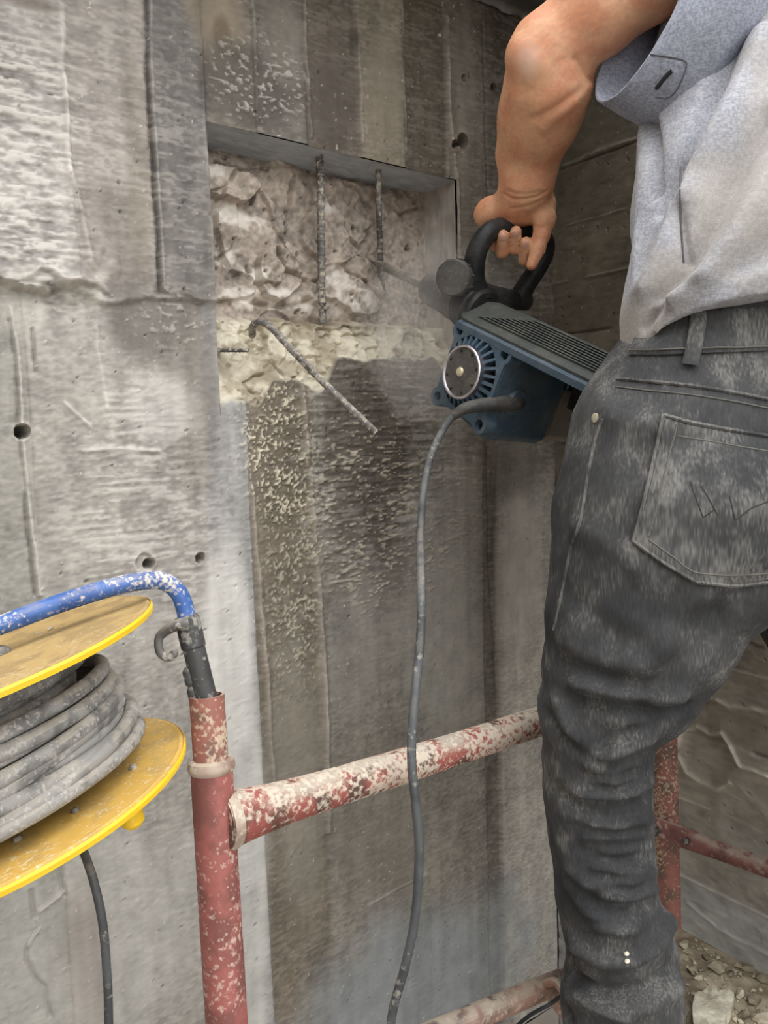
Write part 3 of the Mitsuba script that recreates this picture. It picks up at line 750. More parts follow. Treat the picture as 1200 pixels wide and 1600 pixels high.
pol = [Hz(px, py, PZ + 0.03)[:2] for px, py in ((1084, 1600), (1082, 1575), (1085, 1552), (1097, 1547), (1106, 1538), (1118, 1541), (1126, 1549), (1140, 1545), (1148, 1553), (1143, 1574), (1136, 1580), (1131, 1600), (1126, 1640), (1090, 1640))]
m = trimesh.creation.extrude_polygon(Polygon(pol), 0.034, engine='earcut')
m = from_man(to_man(m).refine_to_length(0.0045))
m.vertices[:, 2] += PZ - 0.001
g = n3(m.vertices[:, 0] * 60, m.vertices[:, 1] * 60, m.vertices[:, 2] * 60, 190, 4) - 0.5
g2 = n3(m.vertices[:, 0] * 22, m.vertices[:, 1] * 22, m.vertices[:, 2] * 22, 191, 2) - 0.5
cen = m.vertices.mean(0)
m.vertices += (m.vertices - cen) * (0.20 * g + 0.25 * g2)[:, None] + np.array([0, 0, 1.0]) * (0.008 * g + 0.012 * g2)[:, None]
m.vertices[:, 2] = np.maximum(m.vertices[:, 2], PZ - 0.001)
add('concrete_lump', m, 'm_chunk', smooth=False, label='large pale broken concrete lump lying on the platform beside the worker\'s cuff', cat='concrete lump')
cb = smoothpath([P(804, 1606, 1.13), P(830, 1585, 1.15), P(858, 1570, 1.16), P(880, 1556, 1.155), P(900, 1560, 1.13)], 24)
add('lead', tube(np.vstack([[cb[0] + np.array([-0.05, 0, -0.1]), cb[0] + np.array([-0.1, 0.0, -0.5])][::-1], cb]), 0.0026, 8), 'm_black', label='thin black lead hanging below the lower crossbar beside the worker\'s cuff', cat='cable')

# ------------------------------------------------------------------ cable reel on its blue stand
reel = thing('cable_reel', 'yellow cable reel with a blue tubular handle, grey cable wound between its two discs', 'cable reel')
rn = cdir(-0.27, 0.95, -0.135); rn /= np.linalg.norm(rn)
e1 = RIGHT - rn * (RIGHT @ rn); e1 /= np.linalg.norm(e1)
e2 = np.cross(rn, e1)
RZ = 0.80
cl = P(-7, 1267, RZ)
cu = P(-69, 1045, RZ - 0.019)
sep = (cu - cl) @ rn
RD = 300 * RZ / F
def lathe(profile, o, n=96, mesh_axes=None):
    a, b, c_ = mesh_axes or (e1, e2, rn)
    pr = np.asarray(profile, float)
    ang = np.arange(n) * 2 * np.pi / n
    v = o + (pr[:, 0, None, None] * (np.cos(ang)[None, :, None] * a + np.sin(ang)[None, :, None] * b)) + pr[:, 1, None, None] * c_
    L = len(pr)
    i, j = np.meshgrid(np.arange(L - 1), np.arange(n), indexing='ij')
    q = np.stack([i * n + j, i * n + (j + 1) % n, (i + 1) * n + (j + 1) % n, (i + 1) * n + j], -1).reshape(-1, 4)
    m = trimesh.Trimesh(v.reshape(-1, 3), np.vstack([q[:, [0, 1, 2]], q[:, [0, 2, 3]]]), process=False)
    m.fix_normals()
    return m
def disc_profile(up):
    s = 1 if up else -1
    return [(0.001, 0.0025), (0.05, 0.0025), (RD * 0.55, 0.0035), (RD - 0.010, 0.0025), (RD - 0.004, 0.0042), (RD - 0.001, 0.0030), (RD, 0.0), (RD - 0.001, -0.0032), (RD - 0.004, -0.0045), (RD - 0.010, -0.0025), (RD * 0.55, -0.0012), (0.001, -0.0012)]
fl1 = add('flange', lathe(disc_profile(True), cl), 'm_yellow', reel, label='lower yellow disc')
fl2 = add('flange', lathe(disc_profile(True), cu), 'm_yellowdust', reel, label='upper yellow disc covered with brown dust')
rimp = lambda: [(RD - 0.0045, -0.0052), (RD + 0.0004, -0.0045), (RD + 0.0014, 0.0), (RD + 0.0002, 0.0026), (RD - 0.0004, 0.0010), (RD - 0.0004, -0.003)]
bs('m_rim', {'type': 'principled', 'base_color': {'type': 'rgb', 'value': lin(232, 190, 46).tolist()}, 'roughness': 0.4, 'specular': 0.4})
add('rim', lathe(rimp(), cl), 'm_rim', fl1)
add('rim', lathe(rimp(), cu), 'm_rim', fl2)
add('drum', lathe([(0.085, 0.002), (0.085, sep - 0.002)], cl, 48), 'm_grip', reel, label='dark core between the discs')
add('axle', cyl(cl - rn * 0.03, cu + rn * 0.030, 0.008), 'm_hook', reel)
# the cable: one long tube, a neat inner layer and looser turns outside
rg = np.random.default_rng(5)
cr = 0.0074
pts = []
turns_in, turns_out = 9, 11
N = 72
for k in range(turns_in * N):
    t = k / N
    a = 2 * np.pi * t
    r = 0.104 + 0.002 * math.sin(3.1 * t)
    hgt = 0.013 + (sep - 0.03) * t / turns_in
    pts.append((a, r, hgt))
a0 = 2 * np.pi * turns_in
tilt = rg.uniform(-0.002, 0.034, turns_out + 2); ph = 1.0 + math.pi / 2 + rg.uniform(-0.7, 0.5, turns_out + 2); rad = rg.uniform(0.124, 0.146, turns_out + 2)
order = [0.92, 0.85, 0.76, 0.66, 0.60, 0.50, 0.42, 0.34, 0.26, 0.19, 0.12, 0.09, 0.08]
rad = np.array([0.118, 0.126, 0.121, 0.136, 0.144, 0.132, 0.149, 0.135, 0.151, 0.139, 0.154, 0.150, 0.15])
for k in range(turns_out * N):
    t = k / N
    i_ = int(t); f_ = t - i_; f_ = f_ * f_ * (3 - 2 * f_)
    L = lambda arr: arr[i_] * (1 - f_) + arr[i_ + 1] * f_
    a = a0 + 2 * np.pi * t
    hgt = 0.006 + cr + (sep - 0.028) * L(order) + L(tilt) * math.sin(a + L(ph))
    pts.append((a, L(rad) + 0.003 * math.sin(a * 0.5 + 1.3), min(max(hgt, 0.014), sep - 0.014)))
pts = np.array(pts)
path = cl + pts[:, 1, None] * (np.cos(pts[:, 0] + 1.0)[:, None] * e1 + np.sin(pts[:, 0] + 1.0)[:, None] * e2) + pts[:, 2, None] * rn
keep = np.concatenate([[True], np.linalg.norm(np.diff(path, axis=0), axis=1) > 1e-4])
add('cable', tube(path[keep], cr, 12), 'm_cable', reel, smooth=40, label='grey dusty cable wound on the drum')
# handle
hz = [(-330, 1150, 0.70), (-300, 1085, 0.70), (-220, 1045, 0.72), (-75, 1002, 0.755), (0, 977, 0.775), (90, 944, 0.80), (170, 919, 0.825), (228, 907, 0.842), (258, 909, 0.85), (279, 926, 0.856), (289, 951, 0.86), (293, 972, 0.86)]
hp = smoothpath([P(*h) for h in hz], 90)
add('handle_tube', tube(hp, 0.0096, 20), 'm_blue', reel, label='blue handle tube splashed with cement')
low_leg = [P(-330, 1150, 0.70), P(-335, 1300, 0.71), P(-330, 1480, 0.73)]
add('stand_leg', tube(smoothpath(low_leg, 20), 0.0096, 16), 'm_blue', reel)
g0, g1 = P(291, 962, 0.86), P(324, 1100, 0.86)
gd = (g1 - g0) / np.linalg.norm(g1 - g0)
gt = np.array([0, 0.003, 0.02, 0.034, 0.036, 0.038, 0.06, np.linalg.norm(g1 - g0) + 0.04])
gr_ = np.array([0.0118, 0.0132, 0.0132, 0.0132, 0.0118, 0.0118, 0.0120, 0.0122])
gp = add('grip', tube(g0 + gt[:, None] * gd, gr_, 24), 'm_grip', reel, label='black grip sleeve stuck into the scaffold post')
side_ = -RIGHT
rid = []
for k in range(4):
    c0 = g0 + gd * (0.062 + 0.010 * k) + side_ * 0.0115 - fwd * 0.004
    s = trimesh.creation.icosphere(2, 1.0); s.vertices *= np.array([0.0058, 0.0058, 0.0062]); s.apply_translation(c0); rid.append(s)
rid = from_man(manifold3d.Manifold.batch_hull([to_man(rid[0]), to_man(rid[1])]) + manifold3d.Manifold.batch_hull([to_man(rid[2]), to_man(rid[3])]) + to_man(rid[1]) + to_man(rid[2]))
add('finger_ridge', rid, 'm_grip', gp)
hk = smoothpath([P(292, 975, 0.85), P(276, 977, 0.845), P(260, 985, 0.845), P(249, 996, 0.845), P(248, 1010, 0.845), P(252, 1022, 0.845), P(263, 1027, 0.845), P(272, 1022, 0.845), P(271, 1016, 0.845)], 40)
hr = np.interp(np.linspace(0, 1, 40), [0, 0.15, 0.4, 0.7, 1], [0.0075, 0.0058, 0.0046, 0.0046, 0.0040])
add('cable_hook', tube(hk, hr, 14), 'm_hook', reel, label='grey plastic cable hook')
def on_disc(o, px, py):
    d = P(px, py, 1.0) - CAM
    return CAM + d * (((o - CAM) @ rn) / (d @ rn))
for px, py in ((210, 1205), (120, 1273), (30, 1318)):
    c0 = on_disc(cl, px, py)
    add('screw', cyl(c0, c0 + rn * 0.007, 0.0048, 0.0036, 12, 0.0012), 'm_screw', fl1)
c0 = on_disc(cu, 2, 1026)
add('nut', cyl(c0, c0 + rn * 0.010, 0.011, 0.009, 14, 0.003), 'm_grip', fl2, label='dark nut')
c0 = on_disc(cl, 195, 1246)
add('foot', cyl(c0 - rn * 0.002, c0 - rn * 0.030, 0.0125, 0.0105, 24, 0.004), 'm_rim', reel, label='bright yellow stop under the lower disc')
for px, py, r, lab in ((83, 988, 8, 'larger mortar crumb lying on the upper yellow disc'), (60, 994, 6, 'smaller mortar crumb lying left on the upper yellow disc')):
    c0 = on_disc(cu, px, py)
    rm = r * RZ / F
    s = stone(rm, 70 + r, 0.5)
    s.apply_translation(c0 + rn * (0.0025 + rm * 0.3))
    add('mortar_crumb', s, 'm_stone', smooth=False, label=lab, cat='mortar crumb')
cp = smoothpath([on_disc(cl, 122, 1300) - rn * 0.001, P(126, 1318, 0.80), P(145, 1372, 0.79), P(160, 1440, 0.79), P(167, 1520, 0.80), P(170, 1600, 0.81), P(171, 1800, 0.83)], 60)
add('hanging_lead', tube(cp, 0.0043, 12), 'm_cord', reel, smooth=40, label='grey lead hanging from under the lower disc')

# ------------------------------------------------------------------ reinforcing bars
def rebar(path, r, n=160, ribs=0.14):
    p = smoothpath(path, n)
    L = np.concatenate([[0], np.cumsum(np.linalg.norm(np.diff(p, axis=0), axis=1))])
    rad = r * (1 + ribs * (np.sin(L / (r * 1.15) * 2 * np.pi / 1.6) > 0.55))
    rad = rad * (1 + 0.10 * (n3(L * 120, 0.0, 0.0, 195) - 0.5))
    return tube(p, rad, 12)
def wl(px, py, y):
    x, z = W(px, py, y)
    return np.array([x, y, z])
add('steel_bar', rebar([wl(499, 226, 0.030), wl(501, 300, 0.040), wl(502, 400, 0.045), wl(504, 505, 0.050)], 0.0068, 260), 'm_rebar', smooth=40, label='long vertical ribbed steel bar crossing the middle of the recess', cat='steel bar')
add('steel_bar', rebar([wl(591, 254, 0.035), wl(592, 320, 0.050), wl(594, 390, 0.066), wl(597, 455, 0.090)], 0.0055, 200), 'm_rebar', smooth=40, label='thinner vertical steel bar to the right in the recess, above the chisel tip', cat='steel bar')
add('steel_bar', rebar([wl(394, 524, 0.02), wl(395, 510, -0.012), wl(405, 502, -0.03), wl(424, 512, -0.045), wl(450, 540, -0.07), wl(500, 592, -0.12), wl(588, 677, -0.19)], 0.0058, 240, 0.10), 'm_rebar', smooth=40, label='hooked steel bar bent out of the broken lip, slanting down over the dark board', cat='steel bar')
add('steel_bar', rebar([wl(330, 547, 0.015), wl(350, 547, 0.004), wl(388, 547, -0.002)], 0.0036, 80), 'm_rebar', smooth=40, label='short horizontal steel stub on the cream lip at the recess\'s left', cat='steel bar')
# ------------------------------------------------------------------ the demolition hammer, built in its own axes: a along the chisel, t up, m along the motor
da = cdir(-0.55, 0.47, 0.69); da /= np.linalg.norm(da)
dm = cdir(0.78, 0.0, 0.62); dm -= da * (dm @ da); dm /= np.linalg.norm(dm)
dt = np.cross(da, dm)
if dt @ UP < 0:
    dt = -dt
C0 = P(733, 588, 1.28)
def D(a, t, m):
    return C0 + a * da + t * dt + m * dm
def dmesh(m):
    """From local (a, t, m) to the world."""
    m = m.copy()
    m.vertices = C0 + m.vertices @ np.array([da, dt, dm])
    m.fix_normals()
    return m
def plane_hit(px, py, o, n):
    d = P(px, py, 1.0) - CAM
    return CAM + d * (((o - CAM) @ n) / (d @ n))

def plastic(name, c, dust, rough, amt=0.35):
    b, d_ = lin(*c).tolist(), lin(*dust).tolist()
    def fn(p, n, uv):
        f = mikit.fbm(p.x * 28, p.y * 28, p.z * 28, 4)
        g = mikit.fbm(p.x * 190, p.y * 190, p.z * 190, 2)
        return cmix(b, d_, sstep(0.35, 0.8, f) * amt + sstep(0.55, 0.75, g) * amt * 0.4 + sstep(0.2, 1.0, n.z) * amt * 0.7)
    return bs(name, {'type': 'principled', 'base_color': proc(fn), 'roughness': rough, 'specular': 0.4})
plastic('m_tool', (60, 80, 95), (112, 118, 120), 0.42)
plastic('m_toolgrey', (122, 118, 111), (134, 128, 118), 0.6)
plastic('m_rubber', (26, 27, 29), (80, 78, 74), 0.5, 0.25)
plastic('m_knob', (62, 61, 60), (112, 107, 100), 0.6, 0.4)
plastic('m_chuck', (70, 67, 64), (124, 117, 108), 0.5, 0.5)
plastic('m_body', (54, 62, 62), (100, 98, 90), 0.5, 0.4)
bs('m_chrome', {'type': 'roughconductor', 'material': 'Cr', 'alpha': 0.28})
bs('m_steel', {'type': 'principled', 'base_color': proc(paint_fn((118, 110, 102), (96, 90, 84), (170, 160, 148), 0.08, 21.0)), 'roughness': 0.5, 'metallic': 0.3})

drill = thing('demolition_hammer', 'dark blue demolition hammer held by its black loop handle, chisel against the recess', 'power tool')
def rr_poly(w, h, r):
    return Polygon([(-w + r, -h + r), (w - r, -h + r), (w - r, h - r), (-w + r, h - r)]).buffer(r, 8)
from shapely.geometry import Point, LineString
from shapely.ops import unary_union
def ext(poly, m0, m1, bevel=0.004):
    """Extrude a polygon of the (a, t) plane from m0 to m1 with a bevel at the m0 side."""
    cs = manifold3d.CrossSection([np.array(poly.exterior.coords)[:-1]] + [np.array(i.coords)[:-1] for i in poly.interiors], manifold3d.FillRule.EvenOdd)
    body = manifold3d.Manifold.extrude(cs, m1 - m0 - bevel).translate([0, 0, m0 + bevel])
    steps = [(bevel * (1 - math.cos(x)), bevel * (1 - math.sin(x))) for x in (0.5, 1.0, math.pi / 2)]
    for k in range(4):
        o = bevel * (1 - k / 4)
        zz = bevel * (1 - math.sqrt(max(0, 1 - (o / bevel) ** 2)))
        cs2 = cs.offset(-o * 0.9, manifold3d.JoinType.Round)
        body = body + manifold3d.Manifold.extrude(cs2, bevel - zz + 0.0005).translate([0, 0, m0 + zz])
    return body
hb = 0.056
corners = [(hb, hb + 0.002), (-hb, hb), (-hb, -hb - 0.004), (hb, -hb)]
plate_poly = unary_union([Point(*c).buffer(0.0165, 12) for c in corners] + [rr_poly(0.064, 0.064, 0.01)]).buffer(0.006).buffer(-0.006)
plate = ext(plate_poly, 0.0, 0.026, 0.004)
fan_c = (0.004, 0.004)
plate = plate - manifold3d.Manifold.cylinder(0.02, 0.060, 0.060, 64).translate([fan_c[0], fan_c[1], -0.004])
for c in corners:
    plate = plate - manifold3d.Manifold.cylinder(0.02, 0.0085, 0.0085, 24).translate([c[0], c[1], -0.004])
cover = add('motor_cover', dmesh(from_man(plate)), 'm_tool', drill)
for c in corners:
    add('bolt', cyl(D(c[0], c[1], 0.0135), D(c[0], c[1], 0.0175), 0.0078, sides=20, bevel=0.001), 'm_rubber', cover, label='dark bolt in its recess')
# fan: black recess, ring of fins, metal disc
add('vent_recess', cyl(D(*fan_c, 0.0125), D(*fan_c, 0.0158), 0.0598, sides=64), 'm_black', cover)
NF = 26
for k in range(NF):
    an = 2 * math.pi * k / NF
    w = np.array([[0.040, -0.0025, 0.0], [0.040, 0.0025, 0.0], [0.0605, -0.0022, 0.0], [0.0605, 0.0022, 0.0]])
    lo_, hi_ = w + [0, 0, 0.0135], w.copy()
    hi_[:, 2] = [-0.010, -0.010, 0.001, 0.001]
    q = np.vstack([lo_, hi_])
    ca, sa_ = math.cos(an), math.sin(an)
    q = np.stack([q[:, 0] * ca - q[:, 1] * sa_ + fan_c[0], q[:, 0] * sa_ + q[:, 1] * ca + fan_c[1], q[:, 2]], 1)
    add('vent_fin', dmesh(hull(q)), 'm_tool', cover, smooth=False)
ax_m = (da, dt, dm)
disc = lathe([(0.0005, -0.0200), (0.006, -0.0196), (0.009, -0.0180), (0.020, -0.0165), (0.030, -0.0155), (0.0375, -0.0150), (0.0385, -0.0150)], D(*fan_c, 0), 64, ax_m)
add('fan_disc', disc, 'm_chuck', cover, label='dusty grey round end cap')
ringp = [(0.0380, -0.0148), (0.0392, -0.0178), (0.0415, -0.0182), (0.0432, -0.0165), (0.0435, 0.010)]
add('ring', lathe(ringp, D(*fan_c, 0), 72, ax_m), 'm_chrome', cover, label='shiny metal ring')
bump = trimesh.creation.icosphere(3, 0.0078); bump.vertices *= np.array([1, 1, 0.55]); bump.apply_translation([*fan_c, -0.0185])
bs('m_hub', {'type': 'principled', 'base_color': {'type': 'rgb', 'value': lin(206, 196, 166).tolist()}, 'roughness': 0.3, 'metallic': 0.4})
add('hub', dmesh(bump), 'm_hub', cover, smooth=True, label='pale hub in the middle')
for k in range(8):
    an = 2 * math.pi * (k + 0.4) / 8
    add('rivet', cyl(D(fan_c[0] + 0.0335 * math.cos(an), fan_c[1] + 0.0335 * math.sin(an), -0.0140), D(fan_c[0] + 0.0335 * math.cos(an), fan_c[1] + 0.0335 * math.sin(an), -0.0166), 0.0022, sides=10), 'm_black', cover)
# motor housing
hp_ = Polygon([(0.062, 0.066), (-0.064, 0.066), (-0.067, 0.03), (-0.066, -0.072), (-0.052, -0.086), (0.03, -0.072), (0.062, -0.055)]).buffer(-0.008).buffer(0.008, 8)
hous = add('motor_housing', dmesh(from_man(ext(hp_, 0.0262, 0.150, 0.004))), 'm_tool', drill)
hp2 = Polygon([(0.055, 0.058), (-0.060, 0.056), (-0.064, -0.066), (-0.050, -0.080), (0.03, -0.066), (0.055, -0.05)]).buffer(-0.008).buffer(0.008, 8)
add('label_block', dmesh(from_man(ext(hp2, 0.1502, 0.212, 0.010))), 'm_toolgrey', drill, label='plain grey end block of the motor')
for k in range(4):
    b = rbox(0.006, 0.034 - 0.003 * k, 0.0042, 0.0018)
    b.apply_translation([-0.0665, 0.036 + 0.004 * k, 0.158 + 0.011 * k])
    add('vent_slat', dmesh(b), 'm_tool', hous, smooth=30)
vb = rbox(0.004, 0.046, 0.05, 0.0015); vb.apply_translation([-0.0635, 0.040, 0.174])
add('vent_recess', dmesh(vb), 'm_black', hous, smooth=30)
# gear housing above the motor, with cooling ribs on its sloping shoulder
def prism(sec, a0, a1, taper=1.0, o=(0.088, 0.06)):
    """Convex section in (t, m), swept along a."""
    s = np.array(sec)
    s2 = np.array(o) + (s - np.array(o)) * taper
    return hull(np.vstack([np.column_stack([np.full(len(s), a0), s]), np.column_stack([np.full(len(s), a1), s2])]))
sec = [(0.066, 0.006), (0.078, 0.002), (0.086, 0.010), (0.112, 0.050), (0.114, 0.070), (0.108, 0.110), (0.092, 0.132), (0.066, 0.132)]
gb = from_man(to_man(prism(sec, -0.285, 0.060)) + to_man(prism(sec, 0.060, 0.085, 0.72)))
body = add('gear_housing', dmesh(gb), 'm_body', drill, smooth=25)
for k in range(9):
    f = (k + 0.7) / 9
    t0, m0 = 0.086 + f * 0.026, 0.010 + f * 0.040
    nrm = np.array([0.83, -0.55]) * 0.004
    a0, a1 = -0.27 + 0.012 * (k % 3), 0.040 - 0.010 * k
    pts = []
    for a in (a0, a0 + 0.01, a1 - 0.012, a1):
        s = 0.1 if a in (a0, a1) else 1.0
        for w in (-0.0011, 0.0011):
            for z in (-0.002, 1.0):
                q = np.array([t0, m0]) + np.array([0.55, 0.83]) * w + nrm * (z * s if z > 0 else z)
                pts.append((a, q[0], q[1]))
    add('rib', dmesh(hull(pts)), 'm_body', body, smooth=False)
add('side_band', dmesh(prism([(0.060, -0.001), (0.070, -0.003), (0.074, 0.004), (0.066, 0.010)], -0.270, 0.066)), 'm_tool', body, smooth=25)
tail = prism([(-0.010, 0.170), (0.064, 0.160), (0.067, 0.226), (0.0, 0.230)], -0.24, -0.072)
add('rear_grip', dmesh(tail), 'm_rubber', drill, smooth=25, label='black rear grip housing')
# nose: collar, chuck, chisel
TA, MA = 0.090, 0.057
add('collar', cat([cyl(D(0.07, TA, MA), D(0.125, TA, MA), 0.0400, 0.0385, 40, 0.004)]), 'm_rubber', drill)
add('collar_band', cyl(D(0.084, TA, MA), D(0.110, TA, MA), 0.0425, sides=40, bevel=0.003), 'm_rubber', drill)
ch = [D(a, TA, MA) for a in (0.118, 0.122, 0.150, 0.190, 0.198, 0.205, 0.226, 0.230)]
add('chuck', tube(ch, [0.0330, 0.0345, 0.0345, 0.0290, 0.0300, 0.0300, 0.0265, 0.0180], 40), 'm_chuck', drill, label='dusty grey chuck')
tip0 = D(0.222, TA, MA)
cend = plane_hit(580, 408, P(580, 408, 1.585), fwd)
cd = (cend - tip0)
cp_ = [tip0 + cd * f for f in (0, 0.1, 0.2, 0.86, 1.0)]
add('chisel', tube(cp_, [0.0105, 0.0105, 0.0085, 0.0080, 0.0016], 10), 'm_steel', drill, label='dusty steel chisel')
# loop handle in the plane across the nose
ho = D(0.097, 0.2, 0.06)
hpts = [plane_hit(px, py, ho, da) for px, py in ((752, 470), (741, 440), (741, 412), (749, 384), (768, 360), (798, 353), (830, 358), (850, 372), (853, 392), (842, 416), (822, 446), (806, 474))]
hpath = smoothpath(hpts, 80)
hr_ = np.interp(np.linspace(0, 1, 80), [0, 0.12, 0.3, 0.42, 0.6, 0.75, 0.9, 1.0], [0.020, 0.018, 0.0165, 0.0150, 0.0150, 0.0150, 0.0165, 0.019])
loop = add('loop_handle', tube(hpath, hr_, 20, first=da), 'm_rubber', drill, label='black rubber loop handle')
bar = [plane_hit(px, py, ho, da) for px, py in ((738, 452), (770, 462), (800, 468), (822, 470))]
add('handle_base', tube(smoothpath(bar, 20), 0.017, 18), 'm_rubber', loop)
kc = plane_hit(712, 434, D(0.10, 0.13, -0.005), -fwd)
kd = -(da * 0.50 + dm * 0.80); kd /= np.linalg.norm(kd)
kb = tube([kc - kd * 0.045, kc - kd * 0.02, kc - kd * 0.018, kc + kd * 0.014, kc + kd * 0.018, kc + kd * 0.019], [0.018, 0.019, 0.0282, 0.0292, 0.0268, 0.0005], 40)
knob = add('clamp_knob', kb, 'm_knob', loop, label='round grey clamp knob')
for k in range(10):
    an = 2 * math.pi * k / 10
    e_a = np.cross(kd, [0, 0, 1.0]); e_a /= np.linalg.norm(e_a); e_b = np.cross(kd, e_a)
    r_ = e_a * math.cos(an) + e_b * math.sin(an)
    add('knob_ridge', cyl(kc - kd * 0.014 + r_ * 0.0285, kc + kd * 0.010 + r_ * 0.0288, 0.0022, sides=8), 'm_knob', knob)
# mains lead
fo = D(-0.067, 0, 0)
s0 = plane_hit(806, 629, fo, da)
s1 = P(768, 630, 0.0) ; zc = (s0 - CAM) @ fwd
sp_ = smoothpath([s0 + da * 0.01, s0, P(770, 631, zc - 0.022), P(730, 637, zc - 0.026), P(708, 650, zc - 0.024)], 30)
add('lead_boss', tube([s0 + da * 0.006, s0 - da * 0.002, s0 - da * 0.006, s0 - da * 0.0065], [0.0225, 0.0225, 0.0195, 0.012], 36), 'm_tool', hous)
add('strain_relief', tube(sp_, np.interp(np.linspace(0, 1, 30), [0, 0.3, 0.7, 1], [0.0145, 0.0130, 0.0100, 0.0070]), 20), 'm_knob', drill, smooth=40, label='grey rubber sleeve of the mains lead')
lp = smoothpath([P(730, 637, zc - 0.026), P(708, 650, zc - 0.024), P(690, 676, zc - 0.03), P(672, 718, zc - 0.06), P(661, 775, zc - 0.09), P(657, 840, zc - 0.12), P(658, 920, 1.02), P(657, 1000, 0.99), P(648, 1090, 0.965), P(643, 1180, 0.95), P(650, 1260, 0.95), P(655, 1330, 0.955), P(649, 1430, 0.965), P(633, 1510, 0.975), P(612, 1590, 0.985), P(600, 1720, 1.0), P(602, 1900, 1.02)], 160)
add('mains_lead', tube(lp, 0.0056, 12), 'm_cord', drill, smooth=40, label='grey mains lead hanging down across the rail')
# ------------------------------------------------------------------ the worker
def rcone(p, a, b, ra, rb):
    ab = b - a
    t = np.clip(((p - a) @ ab) / (ab @ ab + 1e-12), 0, 1)
    return np.linalg.norm(p - a - t[:, None] * ab, axis=1) - (ra + (rb - ra) * t)

def smin(a, b, k):
    hh = np.clip(0.5 + 0.5 * (b - a) / k, 0, 1)
    return b * (1 - hh) + a * hh - k * hh * (1 - hh)

def chain(p, pts, k=0.02, d=None):
    for (a, ra), (b, rb) in zip(pts, pts[1:]):
        q = rcone(p, np.asarray(a), np.asarray(b), ra, rb)
        d = q if d is None else smin(d, q, k)
    return d

def nets(fn, lo, hi, h, block=10):
    """Surface nets of the zero level of fn (negative inside), evaluated near the surface only."""
    lo, hi = np.asarray(lo, float), np.asarray(hi, float)
    nb = np.ceil((hi - lo) / (h * block)).astype(int)
    n = nb * block + 1
    I = np.stack(np.meshgrid(*[np.arange(k) for k in nb], indexing='ij'), -1).reshape(-1, 3)
    cen = lo + (I + 0.5) * block * h
    dc = fn(cen)
    V = np.empty(n)
    V[:-1, :-1, :-1] = np.repeat(np.repeat(np.repeat(dc.reshape(nb), block, 0), block, 1), block, 2)
    V[-1], V[:, -1], V[:, :, -1] = 1, 1, 1
    act = I[np.abs(dc) < block * h * 1.15 + 0.012]
    loc = np.stack(np.meshgrid(*[np.arange(block + 1)] * 3, indexing='ij'), -1).reshape(-1, 3)
    for s in range(0, len(act), 300):
        idx = (act[s:s + 300, None] * block + loc[None]).reshape(-1, 3)
        V[idx[:, 0], idx[:, 1], idx[:, 2]] = fn(lo + idx * h)
    S = V < 0
    m = np.array(n) - 1
    acc, cnt = np.zeros((*m, 3)), np.zeros(m)
    cor = list(np.ndindex(2, 2, 2))
    sl = lambda o: tuple(slice(o[k], o[k] + m[k]) for k in range(3))
    for a in cor:
        for ax in range(3):
            if a[ax] == 0:
                b = list(a); b[ax] = 1
                va, vb = V[sl(a)], V[sl(b)]
                x = S[sl(a)] != S[sl(b)]
                ii = np.nonzero(x)
                t = va[ii] / (va[ii] - vb[ii])
                q = np.tile(np.array(a, float), (len(t), 1)); q[:, ax] += t
                acc[ii] += q; cnt[ii] += 1
    on = cnt > 0
    idx = np.full(m, -1); idx[on] = np.arange(on.sum())
    w = np.stack(np.nonzero(on), -1)
    verts = lo + h * (w + acc[on] / cnt[on][:, None])
    faces = []
    for ax in range(3):
        u, v = [k for k in range(3) if k != ax]
        sa = [slice(1, m[k]) for k in range(3)]; sa[ax] = slice(0, m[ax])
        sb = list(sa); sb[ax] = slice(1, m[ax] + 1)
        A, B = S[tuple(sa)], S[tuple(sb)]
        e = np.stack(np.nonzero(A != B), -1)
        flip = A[tuple(e.T)]
        base = e.copy(); base[:, [k for k in range(3) if k != ax]] += 1
        def cell(du, dv):
            c = base.copy(); c[:, u] -= du; c[:, v] -= dv
            return idx[tuple(c.T)]
        quad = np.stack([cell(1, 1), cell(0, 1), cell(0, 0), cell(1, 0)], -1)
        if ax == 1:
            flip = ~flip
        quad[~flip] = quad[~flip][:, ::-1]
        faces.append(quad)
    q = np.vstack(faces)
    q = q[(q >= 0).all(1)]
    return trimesh.Trimesh(verts, np.vstack([q[:, [0, 1, 2]], q[:, [0, 2, 3]]]), process=False)

def project(v):
    d = np.asarray(v) - CAM
    z = d @ fwd
    return np.stack([600 + F * (d @ RIGHT) / z, 800 - F * (d @ UP) / z, z], -1)

from scipy.spatial import cKDTree
class Surf:
    """Where the measured photo points lie on a finished garment's near side."""
    def __init__(self, mesh):
        m = mesh.copy()
        v, f = np.array(m.vertices), np.array(m.faces)
        fn = np.cross(v[f[:, 1]] - v[f[:, 0]], v[f[:, 2]] - v[f[:, 0]])
        nr = np.zeros_like(v)
        for k in range(3):
            np.add.at(nr, f[:, k], fn)
        nr /= np.linalg.norm(nr, axis=1, keepdims=True) + 1e-12
        front = ((v - CAM) * nr).sum(1) < 0
        self.q = project(v[front]); self.n = nr[front]
        self.kd = cKDTree(self.q[:, :2])
    def at(self, px, py, off=0.0):
        d, i = self.kd.query([px, py], 14)
        z = self.q[i, 2]
        ok = z < z.min() + 0.02
        w = np.where(ok, 1 / (d + 1.5) ** 2, 0); w /= w.sum()
        n = (self.n[i] * w[:, None]).sum(0); n /= np.linalg.norm(n)
        return P(px, py, (z * w).sum()) + n * off, n
    def line(self, pts, n, off=0.0):
        return np.array([self.at(x, y, off)[0] for x, y in smoothpath(pts, n)])

